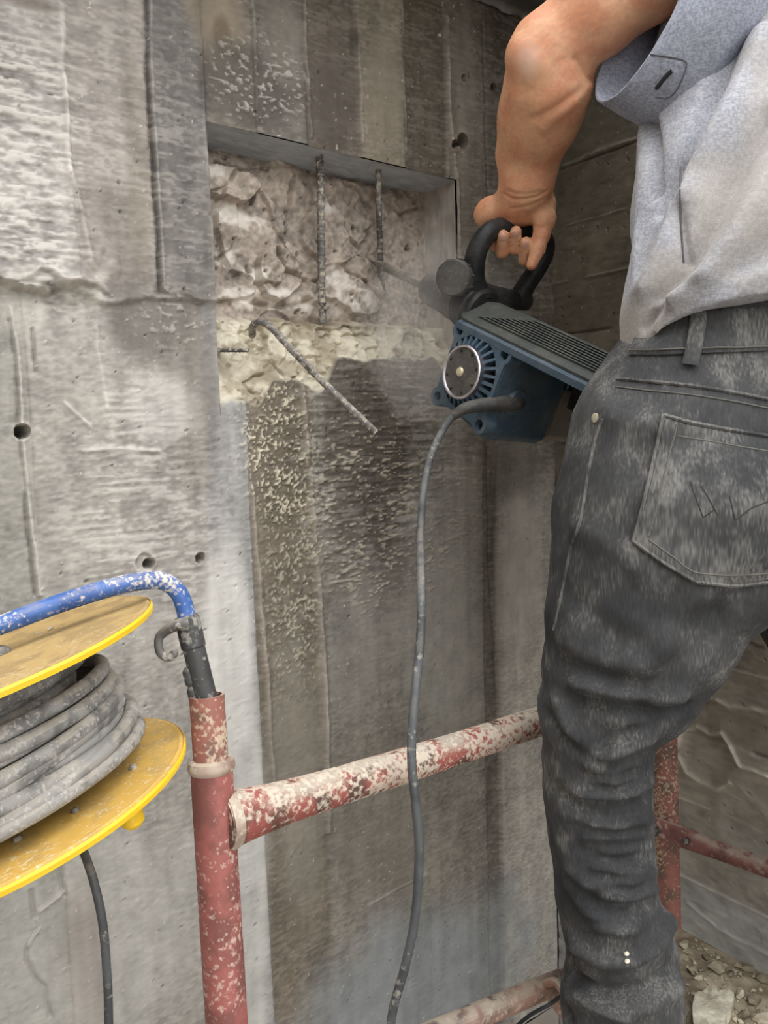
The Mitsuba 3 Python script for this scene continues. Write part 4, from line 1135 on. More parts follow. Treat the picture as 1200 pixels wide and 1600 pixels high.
def seg3(v, path):
    best = np.full(len(v), 9.0)
    for a, b in zip(path, path[1:]):
        d = b - a
        t = np.clip(((v - a) @ d) / (d @ d + 1e-12), 0, 1)
        best = np.minimum(best, np.linalg.norm(v - a - t[:, None] * d, axis=1))
    return best

def vnormals(m):
    v, f = np.array(m.vertices), np.array(m.faces)
    fn = np.cross(v[f[:, 1]] - v[f[:, 0]], v[f[:, 2]] - v[f[:, 0]])
    nr = np.zeros_like(v)
    for k in range(3):
        np.add.at(nr, f[:, k], fn)
    return nr / (np.linalg.norm(nr, axis=1, keepdims=True) + 1e-12)

def folds(mesh, spec, extra=None, gain=1.0, fade=None):
    """Press folds into a garment: (photo points, width in metres, height in metres); positive stands out."""
    s, nr, v = Surf(mesh), vnormals(mesh), np.array(mesh.vertices)
    off = np.zeros(len(v))
    for pts, w, a in spec:
        path = s.line(pts, 12)
        lo, hi = path.min(0) - 3 * w, path.max(0) + 3 * w
        near = ((v > lo) & (v < hi)).all(1)
        if near.any():
            d = seg3(v[near], path)
            ends = np.minimum(np.linalg.norm(v[near] - path[0], axis=1), np.linalg.norm(v[near] - path[-1], axis=1))
            off[near] += gain * a * np.exp(-(d / w) ** 2)
    if extra is not None:
        off += extra(v)
    if fade is not None:
        off *= fade(v)
    mesh.vertices = v + nr * off[:, None]
    return mesh

def pts_of(*rows):
    return [(P(x, y, z), r) for x, y, z, r in rows]

# --- the bare arm and the hand
man = thing('person', 'worker seen from behind in a grey shirt and black jeans, holding the demolition hammer', 'person')
hbz = lambda px, py: project(plane_hit(px, py, ho, da)[None])[0, 2]
zb = hbz(798, 353)
upper = pts_of((1180, -150, 1.10, 0.062), (1010, -40, 1.085, 0.058), (930, 20, 1.105, 0.056), (858, 78, 1.13, 0.050))
fore = pts_of((852, 86, 1.13, 0.050), (856, 135, 1.155, 0.060), (842, 185, 1.20, 0.058), (826, 240, 1.25, 0.047), (824, 285, zb - 0.045, 0.0375), (815, 312, zb - 0.022, 0.036))
elbow = pts_of((820, 88, 1.115, 0.026), (838, 105, 1.11, 0.024))
knk = {'pinky': (762, 345), 'ring': (781, 343), 'middle': (802, 342), 'index': (823, 342)}
fing = []
for name, (x, y), r, tip in (('pinky', knk['pinky'], 0.0098, (781, 372)), ('ring', knk['ring'], 0.0108, (786, 368)), ('middle', knk['middle'], 0.0110, (806, 362)), ('index', knk['index'], 0.0108, (822, 379))):
    sh = {'pinky': 10, 'ring': 6, 'middle': 4, 'index': 2}[name]
    if name == 'pinky':
        rows = ((x + 4, y - 14, zb + 0.024, r * 1.15), (x, y + 16, zb + 0.040, r), (x + 8, y + 36, zb + 0.028, r), (774, 384, zb + 0.010, r * 0.95))
    else:
        rows = ((x, y - 16, zb + 0.026, r * 1.2), (x, y + 16, zb + 0.044, r * 1.02), (x + sh, y + 42, zb + 0.030, r), (tip[0] - 2, tip[1] + 26, zb + 0.002, r * 0.96), (*tip, zb - 0.022, r * 0.86))
    fing.append(pts_of(*rows))
palm = [pts_of((760, 336, zb + 0.012, 0.021), (845, 326, zb - 0.002, 0.024)), pts_of((768, 326, zb + 0.004, 0.020), (842, 316, zb - 0.012, 0.024)), pts_of((815, 305, zb - 0.02, 0.034), (800, 328, zb - 0.002, 0.026)),
        pts_of((768, 338, zb + 0.03, 0.015), (835, 332, zb + 0.03, 0.016))]
thumb = pts_of((838, 318, zb - 0.018, 0.024), (850, 342, zb - 0.026, 0.0185), (846, 368, zb - 0.026, 0.0128), (840, 390, zb - 0.024, 0.0118), (831, 414, zb - 0.022, 0.0090))
def arm_d(p):
    d = chain(p, upper, 0.02)
    d = smin(d, chain(p, fore, 0.02), 0.02)
    d = smin(d, chain(p, elbow, 0.01), 0.015)
    hd = chain(p, palm[0], 0.01)
    for q in palm[1:]:
        hd = smin(hd, chain(p, q), 0.012)
    d = smin(d, hd, 0.018)
    d = smin(d, chain(p, thumb, 0.006), 0.008)
    for q in fing:
        d = smin(d, chain(p, q, 0.003), 0.0025)
    return d
apts = np.array([x[0] for x in upper + fore + thumb + [y for q in fing + palm for y in q]])
arm = nets(arm_d, apts.min(0) - 0.075, apts.max(0) + 0.075, 0.003)
arm = folds(arm, [([(787, 303), (805, 312), (835, 309), (855, 299)], 0.003, -0.0025), ([(790, 298), (815, 304), (845, 300)], 0.0025, -0.0015), ([(900, 92), (918, 118), (932, 128)], 0.005, -0.004), ([(836, 186), (870, 168), (908, 140)], 0.006, -0.003), ([(850, 200), (890, 165), (915, 140)], 0.010, 0.003),
                  ([(820, 330), (833, 352), (850, 356)], 0.003, -0.002), ([(800, 326), (826, 322), (848, 312)], 0.003, -0.0018), ([(838, 392), (848, 393)], 0.002, -0.001)],
            lambda v: 0.0012 * (n3(v[:, 0] * 90, v[:, 1] * 90, v[:, 2] * 90, 200, 3) - 0.5))
# the rest of the body, under the clothes and above the frame
sl, sr = P(1150, -140, 1.10), P(1560, -150, 1.07)
neck0, neck1 = P(1355, -190, 1.10), P(1345, -300, 1.16)
head = P(1335, -400, 1.20)
rh = D(-0.27, 0.075, 0.09)
re_ = P(1440, 330, 1.17)
body_pts = [pts_of((1250, 640, 1.0, 0.085), (1280, 300, 1.03, 0.095), (1330, 20, 1.11, 0.098)), [(sl, 0.06), (sr, 0.06)], pts_of((1200, 700, 1.0, 0.09), (1330, 700, 1.0, 0.09))]
legs_in = [pts_of((1060, 760, 1.0, 0.07), (930, 1120, 1.02, 0.040), (968, 1560, 1.06, 0.030)), pts_of((1310, 790, 1.0, 0.08), (1385, 1130, 1.0, 0.055), (1400, 1600, 1.0, 0.036))]
rarm = [[(sr, 0.06), (re_, 0.045)], [(re_, 0.045), (rh + (re_ - rh) * 0.16, 0.030)], [(rh + (re_ - rh) * 0.16, 0.032), (rh - da * 0.02, 0.030)]]
fwdh = np.array([fwd[0], fwd[1], 0]); fwdh /= np.linalg.norm(fwdh)
face = cdir(-0.25, -0.15, 0.95); face /= np.linalg.norm(face)
hside = np.cross(face, [0, 0, 1.0]); hside /= np.linalg.norm(hside)
hup = np.cross(hside, face)
skull = [[(head, 0.086), (head + face * 0.022 - hup * 0.01, 0.080)], [(head + face * 0.02 - hup * 0.05, 0.062), (head + face * 0.055 - hup * 0.095, 0.030)], [(head + face * 0.09 - hup * 0.002, 0.010), (head + face * 0.118 - hup * 0.040, 0.013)],
         [(head + face * 0.086 - hup * 0.07 - hside * 0.018, 0.009), (head + face * 0.086 - hup * 0.07 + hside * 0.018, 0.009)]]
ears = [[(head + s * hside * 0.082 - hup * 0.005, 0.012), (head + s * hside * 0.084 - hup * 0.04, 0.009)] for s in (-1, 1)]
def rest_d(p):
    d = chain(p, body_pts[0], 0.03)
    for q in body_pts[1:] + [[(neck0, 0.06), (neck1, 0.055)]]:
        d = smin(d, chain(p, q), 0.04)
    for q in legs_in + rarm:
        d = smin(d, chain(p, q), 0.02)
    hd = chain(p, skull[0])
    for q in skull[1:]:
        hd = smin(hd, chain(p, q), 0.015)
    for q in ears:
        hd = smin(hd, chain(p, q), 0.006)
    for s in (-1, 1):
        eye = np.linalg.norm(p - (head + face * 0.098 + hup * 0.004 + s * hside * 0.032), axis=1) - 0.013
        hd = np.maximum(hd, -eye)
    d = smin(d, smin(hd, chain(p, [(neck1, 0.055), (head, 0.06)]), 0.02), 0.02)
    d = smin(d, rcone(p, sl, upper[1][0], 0.062, 0.056), 0.03)
    return d
rpts = np.array([x[0] for q in body_pts + legs_in + rarm + skull for x in q])
rest = nets(rest_d, rpts.min(0) - 0.12, rpts.max(0) + 0.12, 0.008)
elb = P(822, 96, 1.09); 
skin_c, skin_r, pale = lin(204, 154, 120).tolist(), lin(198, 138, 106).tolist(), lin(206, 178, 164).tolist()
def skin_fn(p, n, uv):
    f = mikit.fbm(p.x * 35, p.y * 35, p.z * 35, 4)
    g = mikit.fbm(p.x * 220, p.y * 220, p.z * 220, 2)
    c = cmix(skin_c, skin_r, sstep(0.35, 0.65, f)) * (0.88 + 0.24 * g)
    d = dr.sqrt(dr.square(p.x - elb[0]) + dr.square(p.y - elb[1]) + dr.square((p.z - elb[2]) * 0.8))
    c = cmix(c, pale, sstep(0.026, 0.006, d + 0.016 * (g - 0.5)) * 0.5)
    dust = sstep(0.70, 0.82, mikit.fbm(p.x * 210, p.y * 210, p.z * 210 + 9, 3))
    return cmix(c, lin(196, 180, 166).tolist(), dust * 0.35)
bs('m_skin', {'type': 'principled', 'base_color': proc(skin_fn), 'roughness': 0.5, 'specular': 0.35})
add('body', cat([arm, rest]), 'm_skin', man, smooth=True)
for q in fing[1:]:
    a, b = q[-1][0], q[-2][0]
    ax_ = (a - b) / np.linalg.norm(a - b)
    vn = (CAM - a); vn -= ax_ * (vn @ ax_); vn /= np.linalg.norm(vn)
    s = trimesh.creation.icosphere(2, 1.0)
    s.vertices *= np.array([0.0058, 0.0072, 0.0022])
    s.vertices = a + vn * q[-1][1] * 0.86 + ax_ * 0.001 + s.vertices @ np.array([np.cross(ax_, vn), ax_, vn])
    add('fingernail', s, 'm_nail', man, smooth=True)
bs('m_nail', {'type': 'principled', 'base_color': {'type': 'rgb', 'value': lin(204, 160, 142).tolist()}, 'roughness': 0.4, 'specular': 0.4})
def hair_d(p):
    d = np.minimum(rcone(p, head + hup * 0.006 - face * 0.008, head + hup * 0.01, 0.096, 0.092), rcone(p, head - hup * 0.03 - face * 0.03, head, 0.078, 0.09))
    cut = (p - head) @ face - 0.045 - 0.5 * ((p - head) @ hup)
    low = -0.065 - (p - head) @ hup
    return np.maximum(np.maximum(d, cut), low)
hair = nets(hair_d, head - 0.14, head + 0.14, 0.005)
bs('m_hair', {'type': 'principled', 'base_color': {'type': 'rgb', 'value': lin(48, 40, 34).tolist()}, 'roughness': 0.6})
add('hair', hair, 'm_hair', man, smooth=True)
for s in (-1, 1):
    e = trimesh.creation.icosphere(2, 0.0125); e.apply_translation(head + face * 0.086 + hup * 0.004 + s * hside * 0.032)
    add('eye', e, 'm_eye', man, smooth=True)
bs('m_eye', {'type': 'principled', 'base_color': {'type': 'rgb', 'value': [0.6, 0.58, 0.55]}, 'roughness': 0.2})

# --- jeans
lleg = pts_of((1040, 800, 1.0, 0.140), (1034, 870, 1.0, 0.136), (1005, 960, 1.0, 0.120), (972, 1045, 1.005, 0.100), (934, 1114, 1.01, 0.076), (931, 1180, 1.02, 0.0685), (936, 1300, 1.035, 0.0655), (946, 1400, 1.045, 0.0645), (970, 1490, 1.06, 0.072), (971, 1560, 1.065, 0.078), (971, 1640, 1.07, 0.076))
rleg = pts_of((1340, 800, 1.0, 0.138), (1352, 900, 1.0, 0.125), (1372, 1040, 1.0, 0.098), (1384, 1110, 1.0, 0.082), (1392, 1200, 1.0, 0.070), (1398, 1400, 1.0, 0.066), (1402, 1560, 1.0, 0.076), (1402, 1760, 1.0, 0.076))
seat = [pts_of((1052, 700, 1.0, 0.132), (1330, 700, 0.99, 0.132)), pts_of((1082, 620, 0.995, 0.112), (1312, 612, 0.985, 0.112)), pts_of((1110, 545, 0.99, 0.093), (1300, 530, 0.98, 0.100)), pts_of((1120, 500, 0.985, 0.091), (1300, 490, 0.975, 0.098))]
glute = pts_of((1120, 800, 0.965, 0.118), (1130, 840, 0.965, 0.110))
kneeback = pts_of((1035, 1030, 1.0, 0.052), (1040, 1072, 1.0, 0.026), (1046, 1098, 1.0, 0.013), (990, 1112, 1.0, 0.02))
def jeans_d(p):
    d = rcone(p, *[x[0] for x in seat[0]], 0.132, 0.132)
    for q in seat[1:]:
        d = smin(d, rcone(p, q[0][0], q[1][0], q[0][1], q[1][1]), 0.025)
    d = smin(d, chain(p, lleg, 0.006), 0.02)
    d = smin(d, chain(p, rleg, 0.012), 0.02)
    d = smin(d, chain(p, glute), 0.03)
    d = smin(d, chain(p, kneeback, 0.008), 0.008)
    d = smin(d, chain(p, [(2 * glute[0][0] * 0 + P(1330, 800, 0.955), 0.118), (P(1330, 840, 0.955), 0.11)]), 0.03)
    top = (p - CAM) @ UP - 0.300 * 0.985 + 0.0
    return np.maximum(np.maximum(d, top), (PZ + 0.004) - p[:, 2])
jp = np.array([x[0] for x in lleg + rleg + seat[0] + seat[3]])
jeans = nets(jeans_d, jp.min(0) - 0.16, jp.max(0) + 0.16, 0.0042)
JF = [([(1062, 1108), (1030, 1118), (985, 1112), (940, 1100), (900, 1092)], 0.012, -0.012), ([(1056, 1090), (1010, 1092), (960, 1084), (905, 1072)], 0.014, 0.010), ([(1010, 1150), (975, 1165), (945, 1178), (930, 1190)], 0.012, 0.010), ([(945, 1196), (905, 1170), (870, 1145), (855, 1120)], 0.010, -0.009),
      ([(1012, 1140), (960, 1150), (940, 1165)], 0.008, -0.007), ([(870, 1090), (890, 1140), (920, 1180), (960, 1215)], 0.010, 0.007), ([(1000, 1070), (940, 1058), (880, 1045)], 0.012, -0.005), ([(1015, 1240), (965, 1262), (905, 1258), (862, 1230)], 0.010, -0.006), ([(1015, 1225), (960, 1245), (900, 1238)], 0.009, 0.006),
      ([(1016, 1280), (960, 1290), (880, 1270)], 0.010, 0.004), ([(1016, 1340), (970, 1345), (905, 1330)], 0.009, -0.004), ([(1018, 1362), (970, 1368)], 0.009, 0.005), ([(1018, 1390), (985, 1398), (940, 1392), (890, 1358)], 0.010, 0.007), ([(1015, 1415), (960, 1420), (900, 1395)], 0.009, -0.005),
      ([(985, 1455), (940, 1440), (890, 1385)], 0.012, 0.008), ([(1045, 1440), (1020, 1480), (960, 1500), (905, 1478)], 0.013, 0.010), ([(1050, 1515), (1010, 1545), (950, 1552), (900, 1530), (882, 1500)], 0.010, -0.010), ([(1060, 1540), (1015, 1570), (955, 1578), (890, 1556)], 0.013, 0.007), ([(905, 1548), (935, 1570), (975, 1590)], 0.006, 0.006), ([(890, 1480), (880, 1530), (890, 1590)], 0.010, -0.008),
      ([(1000, 1100), (1040, 1060), (1090, 1010), (1120, 970)], 0.016, -0.007), ([(1100, 935), (1060, 985), (1010, 1040)], 0.016, 0.006), ([(1190, 905), (1130, 945), (1070, 980)], 0.020, -0.006), ([(900, 940), (950, 990), (1000, 1010)], 0.018, -0.004), ([(880, 1000), (930, 1030), (980, 1040)], 0.014, 0.004),
      ([(940, 640), (980, 660), (1030, 668)], 0.014, 0.004), ([(900, 820), (950, 850), (990, 880)], 0.016, 0.004), ([(985, 1380), (1010, 1340), (1018, 1300)], 0.01, 0.003)]
for k in range(26):    # fine ladder creases behind the knee and down the calf
    yk = 1180 + k * 11.5
    JF.append(([(925 + 14 * math.sin(k * 2.1), yk + 4), (960, yk + 6 + 3 * math.sin(k)), (1000 + 10 * math.sin(k * 1.3), yk)], 0.0042, 0.0022 * (1 if k % 2 else -1)))
jeans = folds(jeans, JF, lambda v: 0.010 * (n3(v[:, 0] * 11, v[:, 1] * 11, v[:, 2] * 11, 210, 3) - 0.5) + 0.0022 * (n3(v[:, 0] * 70, v[:, 1] * 70, v[:, 2] * 45, 211, 3) - 0.5), 1.35)
dk, md, lt = lin(50, 51, 53).tolist(), lin(80, 80, 80).tolist(), lin(128, 126, 122).tolist()
def denim_fn(lift):
    def fn(p, n, uv):
        a = mikit.fbm(p.x * 7, p.y * 7, p.z * 6, 4)
        b = mikit.fbm(p.x * 40, p.y * 40, p.z * 26, 4)
        w = mikit.noise(p.x * 620, p.y * 620, p.z * 95)
        c = cmix(dk, md, sstep(0.25, 0.75, a * 0.6 + b * 0.4 + lift))
        c = cmix(c, lt, sstep(0.50, 0.85, b * 0.55 + a * 0.25 + w * 0.2 + lift) * 0.75)
        return c * (0.80 + 0.40 * w)
    return fn
bs('m_denim', {'type': 'principled', 'base_color': proc(denim_fn(0.0)), 'roughness': 0.85, 'specular': 0.2})
bs('m_denimworn', {'type': 'principled', 'base_color': proc(denim_fn(0.10)), 'roughness': 0.85, 'specular': 0.2})
bs('m_stitch', {'type': 'diffuse', 'reflectance': {'type': 'rgb', 'value': lin(106, 104, 99).tolist()}})
bs('m_seam', {'type': 'diffuse', 'reflectance': proc(denim_fn(0.16))})
jk = add('jeans', jeans, 'm_denim', man, smooth=True, label='dusty faded black jeans')
SJ = Surf(jeans)
def sheet(S, rows, thick, nu, nv, drop=0.5):
    """A piece of cloth with thickness lying on a garment; rows = photo outlines from top to bottom, (left .. right) each."""
    r = [smoothpath(x, nu) for x in rows]
    r = np.array([smoothpath([q[i] for q in r], nv) for i in range(nu)])      # nu, nv, 2
    top, bot = np.zeros((nu, nv, 3)), np.zeros((nu, nv, 3))
    for i in range(nu):
        for j in range(nv):
            p, n = S.at(*r[i, j])
            e = min(i, j, nu - 1 - i, nv - 1 - j)
            top[i, j] = p + n * thick * (0.55 if e == 0 else 1.0)
            bot[i, j] = p - n * thick * drop
    q = np.arange(nu * nv).reshape(nu, nv)
    fq = np.stack([q[:-1, :-1], q[1:, :-1], q[1:, 1:], q[:-1, 1:]], -1).reshape(-1, 4)
    rim = np.concatenate([q[:, 0], q[-1, 1:], q[-2::-1, -1], q[0, -2:0:-1]])
    rn_ = np.roll(rim, -1)
    N = nu * nv
    f = np.vstack([fq[:, [0, 1, 2]], fq[:, [0, 2, 3]], fq[:, [2, 1, 0]] + N, fq[:, [3, 2, 0]] + N, np.stack([rim, rim + N, rn_], 1), np.stack([rn_, rim + N, rn_ + N], 1)])
    m = trimesh.Trimesh(np.vstack([top.reshape(-1, 3), bot.reshape(-1, 3)]), f, process=False)
    m.fix_normals()
    return m
pk = add('back_pocket', sheet(SJ, [[(1036, 650), (1100, 664), (1200, 682), (1300, 690)], [(1022, 720), (1100, 735), (1200, 750), (1296, 755)], [(1008, 780), (1090, 800), (1190, 815), (1290, 815)], [(991, 846), (1070, 878), (1180, 886), (1284, 866)], [(1040, 880), (1090, 911), (1180, 909), (1240, 892)]], 0.0045, 44, 36), 'm_denimworn', jk, smooth=40, label='worn back pocket')
def stitch(name, pts, n, r, off, mat='m_stitch', parent=pk, S=None):
    return add(name, tube((S or SJ).line(pts, n, off), r, 6), mat, parent, smooth=40)
SP = SJ
stitch('hem_seam', [(1036, 651), (1100, 665), (1200, 683), (1290, 690)], 40, 0.0026, 0.004, 'm_seam')
stitch('edge_seam', [(1036, 651), (1022, 720), (1008, 780), (991, 846)], 40, 0.0022, 0.004, 'm_seam')
stitch('edge_seam', [(991, 846), (1040, 880), (1090, 910)], 30, 0.0022, 0.004, 'm_seam')
stitch('edge_seam', [(1090, 910), (1140, 912), (1200, 908)], 30, 0.0022, 0.004, 'm_seam')
stitch('stitch_line', [(1056, 664), (1042, 730), (1028, 790), (1014, 838)], 40, 0.0010, 0.0046)
stitch('stitch_line', [(1058, 682), (1110, 692), (1200, 708)], 30, 0.0010, 0.0046)
stitch('stitch_line', [(1014, 842), (1050, 868), (1094, 895), (1200, 893)], 40, 0.0010, 0.0046)
for x0, y0, x1, y1 in ((1078, 754, 1098, 808), (1098, 808, 1114, 797), (1095, 761, 1121, 805), (1138, 776, 1147, 812), (1147, 812, 1172, 794), (1172, 794, 1200, 784)):
    stitch('stitch_line', [(x0, y0), ((x0 + x1) / 2, (y0 + y1) / 2), (x1, y1)], 10, 0.0008, 0.0044, 'm_stitchdark')
bs('m_stitchdark', {'type': 'diffuse', 'reflectance': {'type': 'rgb', 'value': lin(66, 64, 62).tolist()}})
stitch('side_seam', [(942, 655), (930, 690), (918, 750), (908, 810), (892, 860), (878, 930), (866, 985)], 60, 0.0021, 0.0006, 'm_seam', jk)
stitch('yoke_seam', [(965, 592), (1010, 596), (1080, 603), (1150, 614), (1200, 624)], 50, 0.0024, 0.0010, 'm_seam', jk)
stitch('stitch_line', [(965, 605), (1010, 610), (1080, 617), (1150, 628), (1200, 638)], 50, 0.0009, 0.0008, 'm_stitch', jk)
# waistband, belt loop, rivets
wbm = sheet(SJ, [[(996, 500), (1050, 492), (1130, 484), (1230, 478)], [(992, 530), (1050, 524), (1130, 518), (1230, 513)], [(984, 556), (1040, 556), (1130, 552), (1230, 548)]], 0.006, 40, 14)
wbk = add('waistband', wbm, 'm_denim', jk, smooth=40)
stitch('stitch_line', [(988, 552), (1040, 551), (1130, 547), (1215, 544)], 40, 0.0011, 0.0066, 'm_stitch', wbk)
lp_ = np.array([SJ.at(x, y, o)[0] for x, y, o in ((1093, 492, 0.007), (1090, 515, 0.0105), (1085, 540, 0.0105), (1078, 572, 0.0045))])
lpm = tube(smoothpath(lp_, 16), 0.0088, 14, first=SJ.at(1088, 530)[1], squash=None)
nl = SJ.at(1088, 530)[1]
cl_ = smoothpath(lp_, 16)
V = lpm.vertices
for i in range(16):
    ring = V[i * 14:(i + 1) * 14]
    V[i * 14:(i + 1) * 14] = ring - np.outer((ring - cl_[i]) @ nl, nl) * 0.72
lpm.vertices = V
lpk = add('belt_loop', lpm, 'm_denimworn', jk, smooth=40)
for s in (-8, 8):
    add('stitch_line', tube(np.array([SJ.at(x + s, y, o)[0] for x, y, o in ((1092, 500, 0.0095), (1086, 535, 0.0125), (1079, 570, 0.006))]), 0.0010, 6), 'm_stitch', lpk)
p_, n_ = SJ.at(931, 653)
bs('m_rivet', {'type': 'principled', 'base_color': {'type': 'rgb', 'value': lin(196, 190, 170).tolist()}, 'roughness': 0.35, 'metallic': 0.5})
add('rivet', tube([p_ - n_ * 0.001, p_ + n_ * 0.002, p_ + n_ * 0.003, p_ + n_ * 0.0032], [0.0058, 0.0058, 0.0042, 0.0005], 20), 'm_rivet', jk, smooth=30, label='pale round rivet')
for x, y in ((979, 1490), (980, 1502)):
    p_, n_ = SJ.at(x, y)
    s = trimesh.creation.icosphere(2, 1.0); s.vertices *= np.array([0.0036, 0.0030, 0.0026]); s.apply_translation(p_)
    add('paint_spot', s, 'm_stitchwhite', jk, smooth=True)
bs('m_stitchwhite', {'type': 'diffuse', 'reflectance': {'type': 'rgb', 'value': lin(222, 214, 196).tolist()}})

# --- boots, mostly hidden below the cuffs
bs('m_boot', {'type': 'principled', 'base_color': proc(paint_fn((70, 60, 50), (52, 46, 40), (150, 140, 124), 0.1, 31.0, 0.5)), 'roughness': 0.7})
for base, yawd in ((lleg[-2][0] + RIGHT * 0.012, 0.22), (rleg[-1][0], 0.15)):
    fd = fwdh * math.cos(yawd) + np.array([fwdh[1], -fwdh[0], 0]) * math.sin(yawd)
    sd = np.array([fd[1], -fd[0], 0])
    def bp(f, s, z):
        return np.array([base[0], base[1], PZ + 0.002]) + fd * f + sd * s + np.array([0, 0, z])
    def boot_d(p):
        d = rcone(p, bp(-0.012, 0, 0.05), bp(0.0, 0, 0.11), 0.040, 0.040)
        d = smin(d, rcone(p, bp(-0.012, 0, 0.04), bp(0.07, 0, 0.038), 0.042, 0.044), 0.02)
        d = smin(d, rcone(p, bp(0.07, 0, 0.034), bp(0.135, -0.004, 0.032), 0.044, 0.034), 0.02)
        return np.maximum(d, PZ + 0.002 - p[:, 2])
    b_ = nets(boot_d, bp(0.07, 0, 0.07) - 0.2, bp(0.07, 0, 0.07) + 0.2, 0.005)
    add('boot', b_, 'm_boot', man, smooth=True)

# --- shirt
tors = [(1116, 550, 0.980, 0.108), (1124, 500, 0.975, 0.113), (1146, 440, 0.985, 0.121), (1158, 320, 1.03, 0.132), (1172, 220, 1.075, 0.140), (1192, 110, 1.12, 0.148), (1200, 0, 1.15, 0.142), (1195, -100, 1.14, 0.115)]
tr = [(1300, 535, 0.975, 0.102), (1310, 490, 0.965, 0.112), (1350, 430, 0.97, 0.121), (1400, 310, 1.01, 0.130), (1430, 210, 1.055, 0.136), (1460, 100, 1.10, 0.142), (1480, -10, 1.13, 0.138), (1480, -100, 1.12, 0.115)]
TL, TR_ = pts_of(*tors), pts_of(*tr)
mid = [((a[0] + b[0]) / 2, (a[1] + b[1]) / 2) for a, b in zip(TL, TR_)]
hx, hy = [0.20, 0.290, 0.302, 0.318, 0.340, 0.365, 0.40, 0.456, 0.60, 0.80], [0.165, 0.176, 0.188, 0.211, 0.221, 0.227, 0.231, 0.240, 0.244, 0.24]
def shirt_d(p):
    d = chain(p, TL, 0.02)
    d = smin(d, chain(p, TR_, 0.02), 0.02)
    d = smin(d, chain(p, mid, 0.02), 0.06)
    d = smin(d, rcone(p, sl, sr, 0.078, 0.078), 0.05)
    d = smin(d, rcone(p, sr, sr + (re_ - sr) * 0.55, 0.082, 0.082), 0.03)
    d = np.maximum(d, -(rcone(p, neck0 - UP * 0.02, neck1 + UP * 0.05, 0.075, 0.085)))
    c = p - CAM
    lat, u = c @ RIGHT, c @ UP
    return np.maximum(d, np.interp(lat, hx, hy) - u)
sp3 = np.array([x[0] for x in TL + TR_ + [(sl, 0), (sr, 0)]])
shirt = nets(shirt_d, sp3.min(0) - 0.18, sp3.max(0) + 0.18, 0.0045)
SF = [([(1210, 180), (1150, 270), (1110, 350), (1070, 420), (1030, 470)], 0.016, -0.014), ([(1160, 30), (1130, 110), (1095, 190), (1062, 260), (1040, 320)], 0.014, -0.013), ([(1190, 60), (1150, 160), (1105, 240), (1075, 310)], 0.018, 0.013), ([(1215, 260), (1160, 350), (1110, 430), (1060, 470)], 0.020, 0.014),
      ([(1060, 330), (1035, 390), (1010, 450)], 0.012, 0.008), ([(1062, 255), (1064, 330), (1066, 400)], 0.006, -0.006), ([(1210, 380), (1160, 420), (1120, 460)], 0.014, -0.010), ([(1015, 170), (1020, 230), (1022, 300)], 0.010, -0.010), ([(1005, 200), (1000, 320), (996, 450)], 0.012, 0.004),
      ([(1070, 488), (1075, 470), (1090, 455)], 0.008, -0.009), ([(1040, 478), (1020, 490), (1008, 510)], 0.007, -0.008), ([(1100, 490), (1130, 478), (1160, 474)], 0.007, -0.007), ([(1140, 458), (1165, 470), (1185, 480)], 0.006, -0.008), ([(1025, 480), (1060, 470), (1110, 474), (1150, 466), (1200, 455)], 0.010, 0.009), ([(1200, 430), (1150, 446), (1100, 452)], 0.012, 0.006)]
shirt = folds(shirt, SF, lambda v: 0.008 * (n3(v[:, 0] * 10, v[:, 1] * 10, v[:, 2] * 10, 220, 3) - 0.5) + 0.0012 * (n3(v[:, 0] * 90, v[:, 1] * 90, v[:, 2] * 90, 221, 2) - 0.5), 1.5, lambda v: smst(0.002, 0.035, (v - CAM) @ UP - np.interp((v - CAM) @ RIGHT, hx, hy)))
sh_a, sh_b, sh_d = lin(138, 140, 148).tolist(), lin(170, 171, 177).tolist(), lin(158, 149, 134).tolist()
def shirt_fn(p, n, uv, blue=False):
    w = mikit.noise(p.x * 520, p.y * 520, p.z * 260)
    w2 = mikit.noise(p.x * 240, p.y * 240, p.z * 700)
    c = cmix(sh_a, sh_b, sstep(0.2, 0.8, w * 0.55 + w2 * 0.45))
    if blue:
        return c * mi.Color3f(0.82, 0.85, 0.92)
    f = mikit.fbm(p.x * 8, p.y * 8, p.z * 6, 4)
    return cmix(c, sh_d, sstep(0.38, 0.62, f) * 0.55)
bs('m_shirt', {'type': 'principled', 'base_color': proc(shirt_fn), 'roughness': 0.9, 'specular': 0.1, 'sheen': 0.3})
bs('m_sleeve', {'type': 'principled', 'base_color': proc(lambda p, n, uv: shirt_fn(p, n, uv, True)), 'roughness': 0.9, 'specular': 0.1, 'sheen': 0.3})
stk = add('shirt', shirt, 'm_shirt', man, smooth=True, label='dusty heather grey shirt')
SS = Surf(shirt)
add('back_seam', tube(SS.line([(1064, 262), (1063, 320), (1066, 380), (1068, 410)], 30, 0.0004), 0.0012, 6), 'm_shirtseam', stk)
bs('m_shirtseam', {'type': 'diffuse', 'reflectance': {'type': 'rgb', 'value': lin(96, 96, 100).tolist()}})
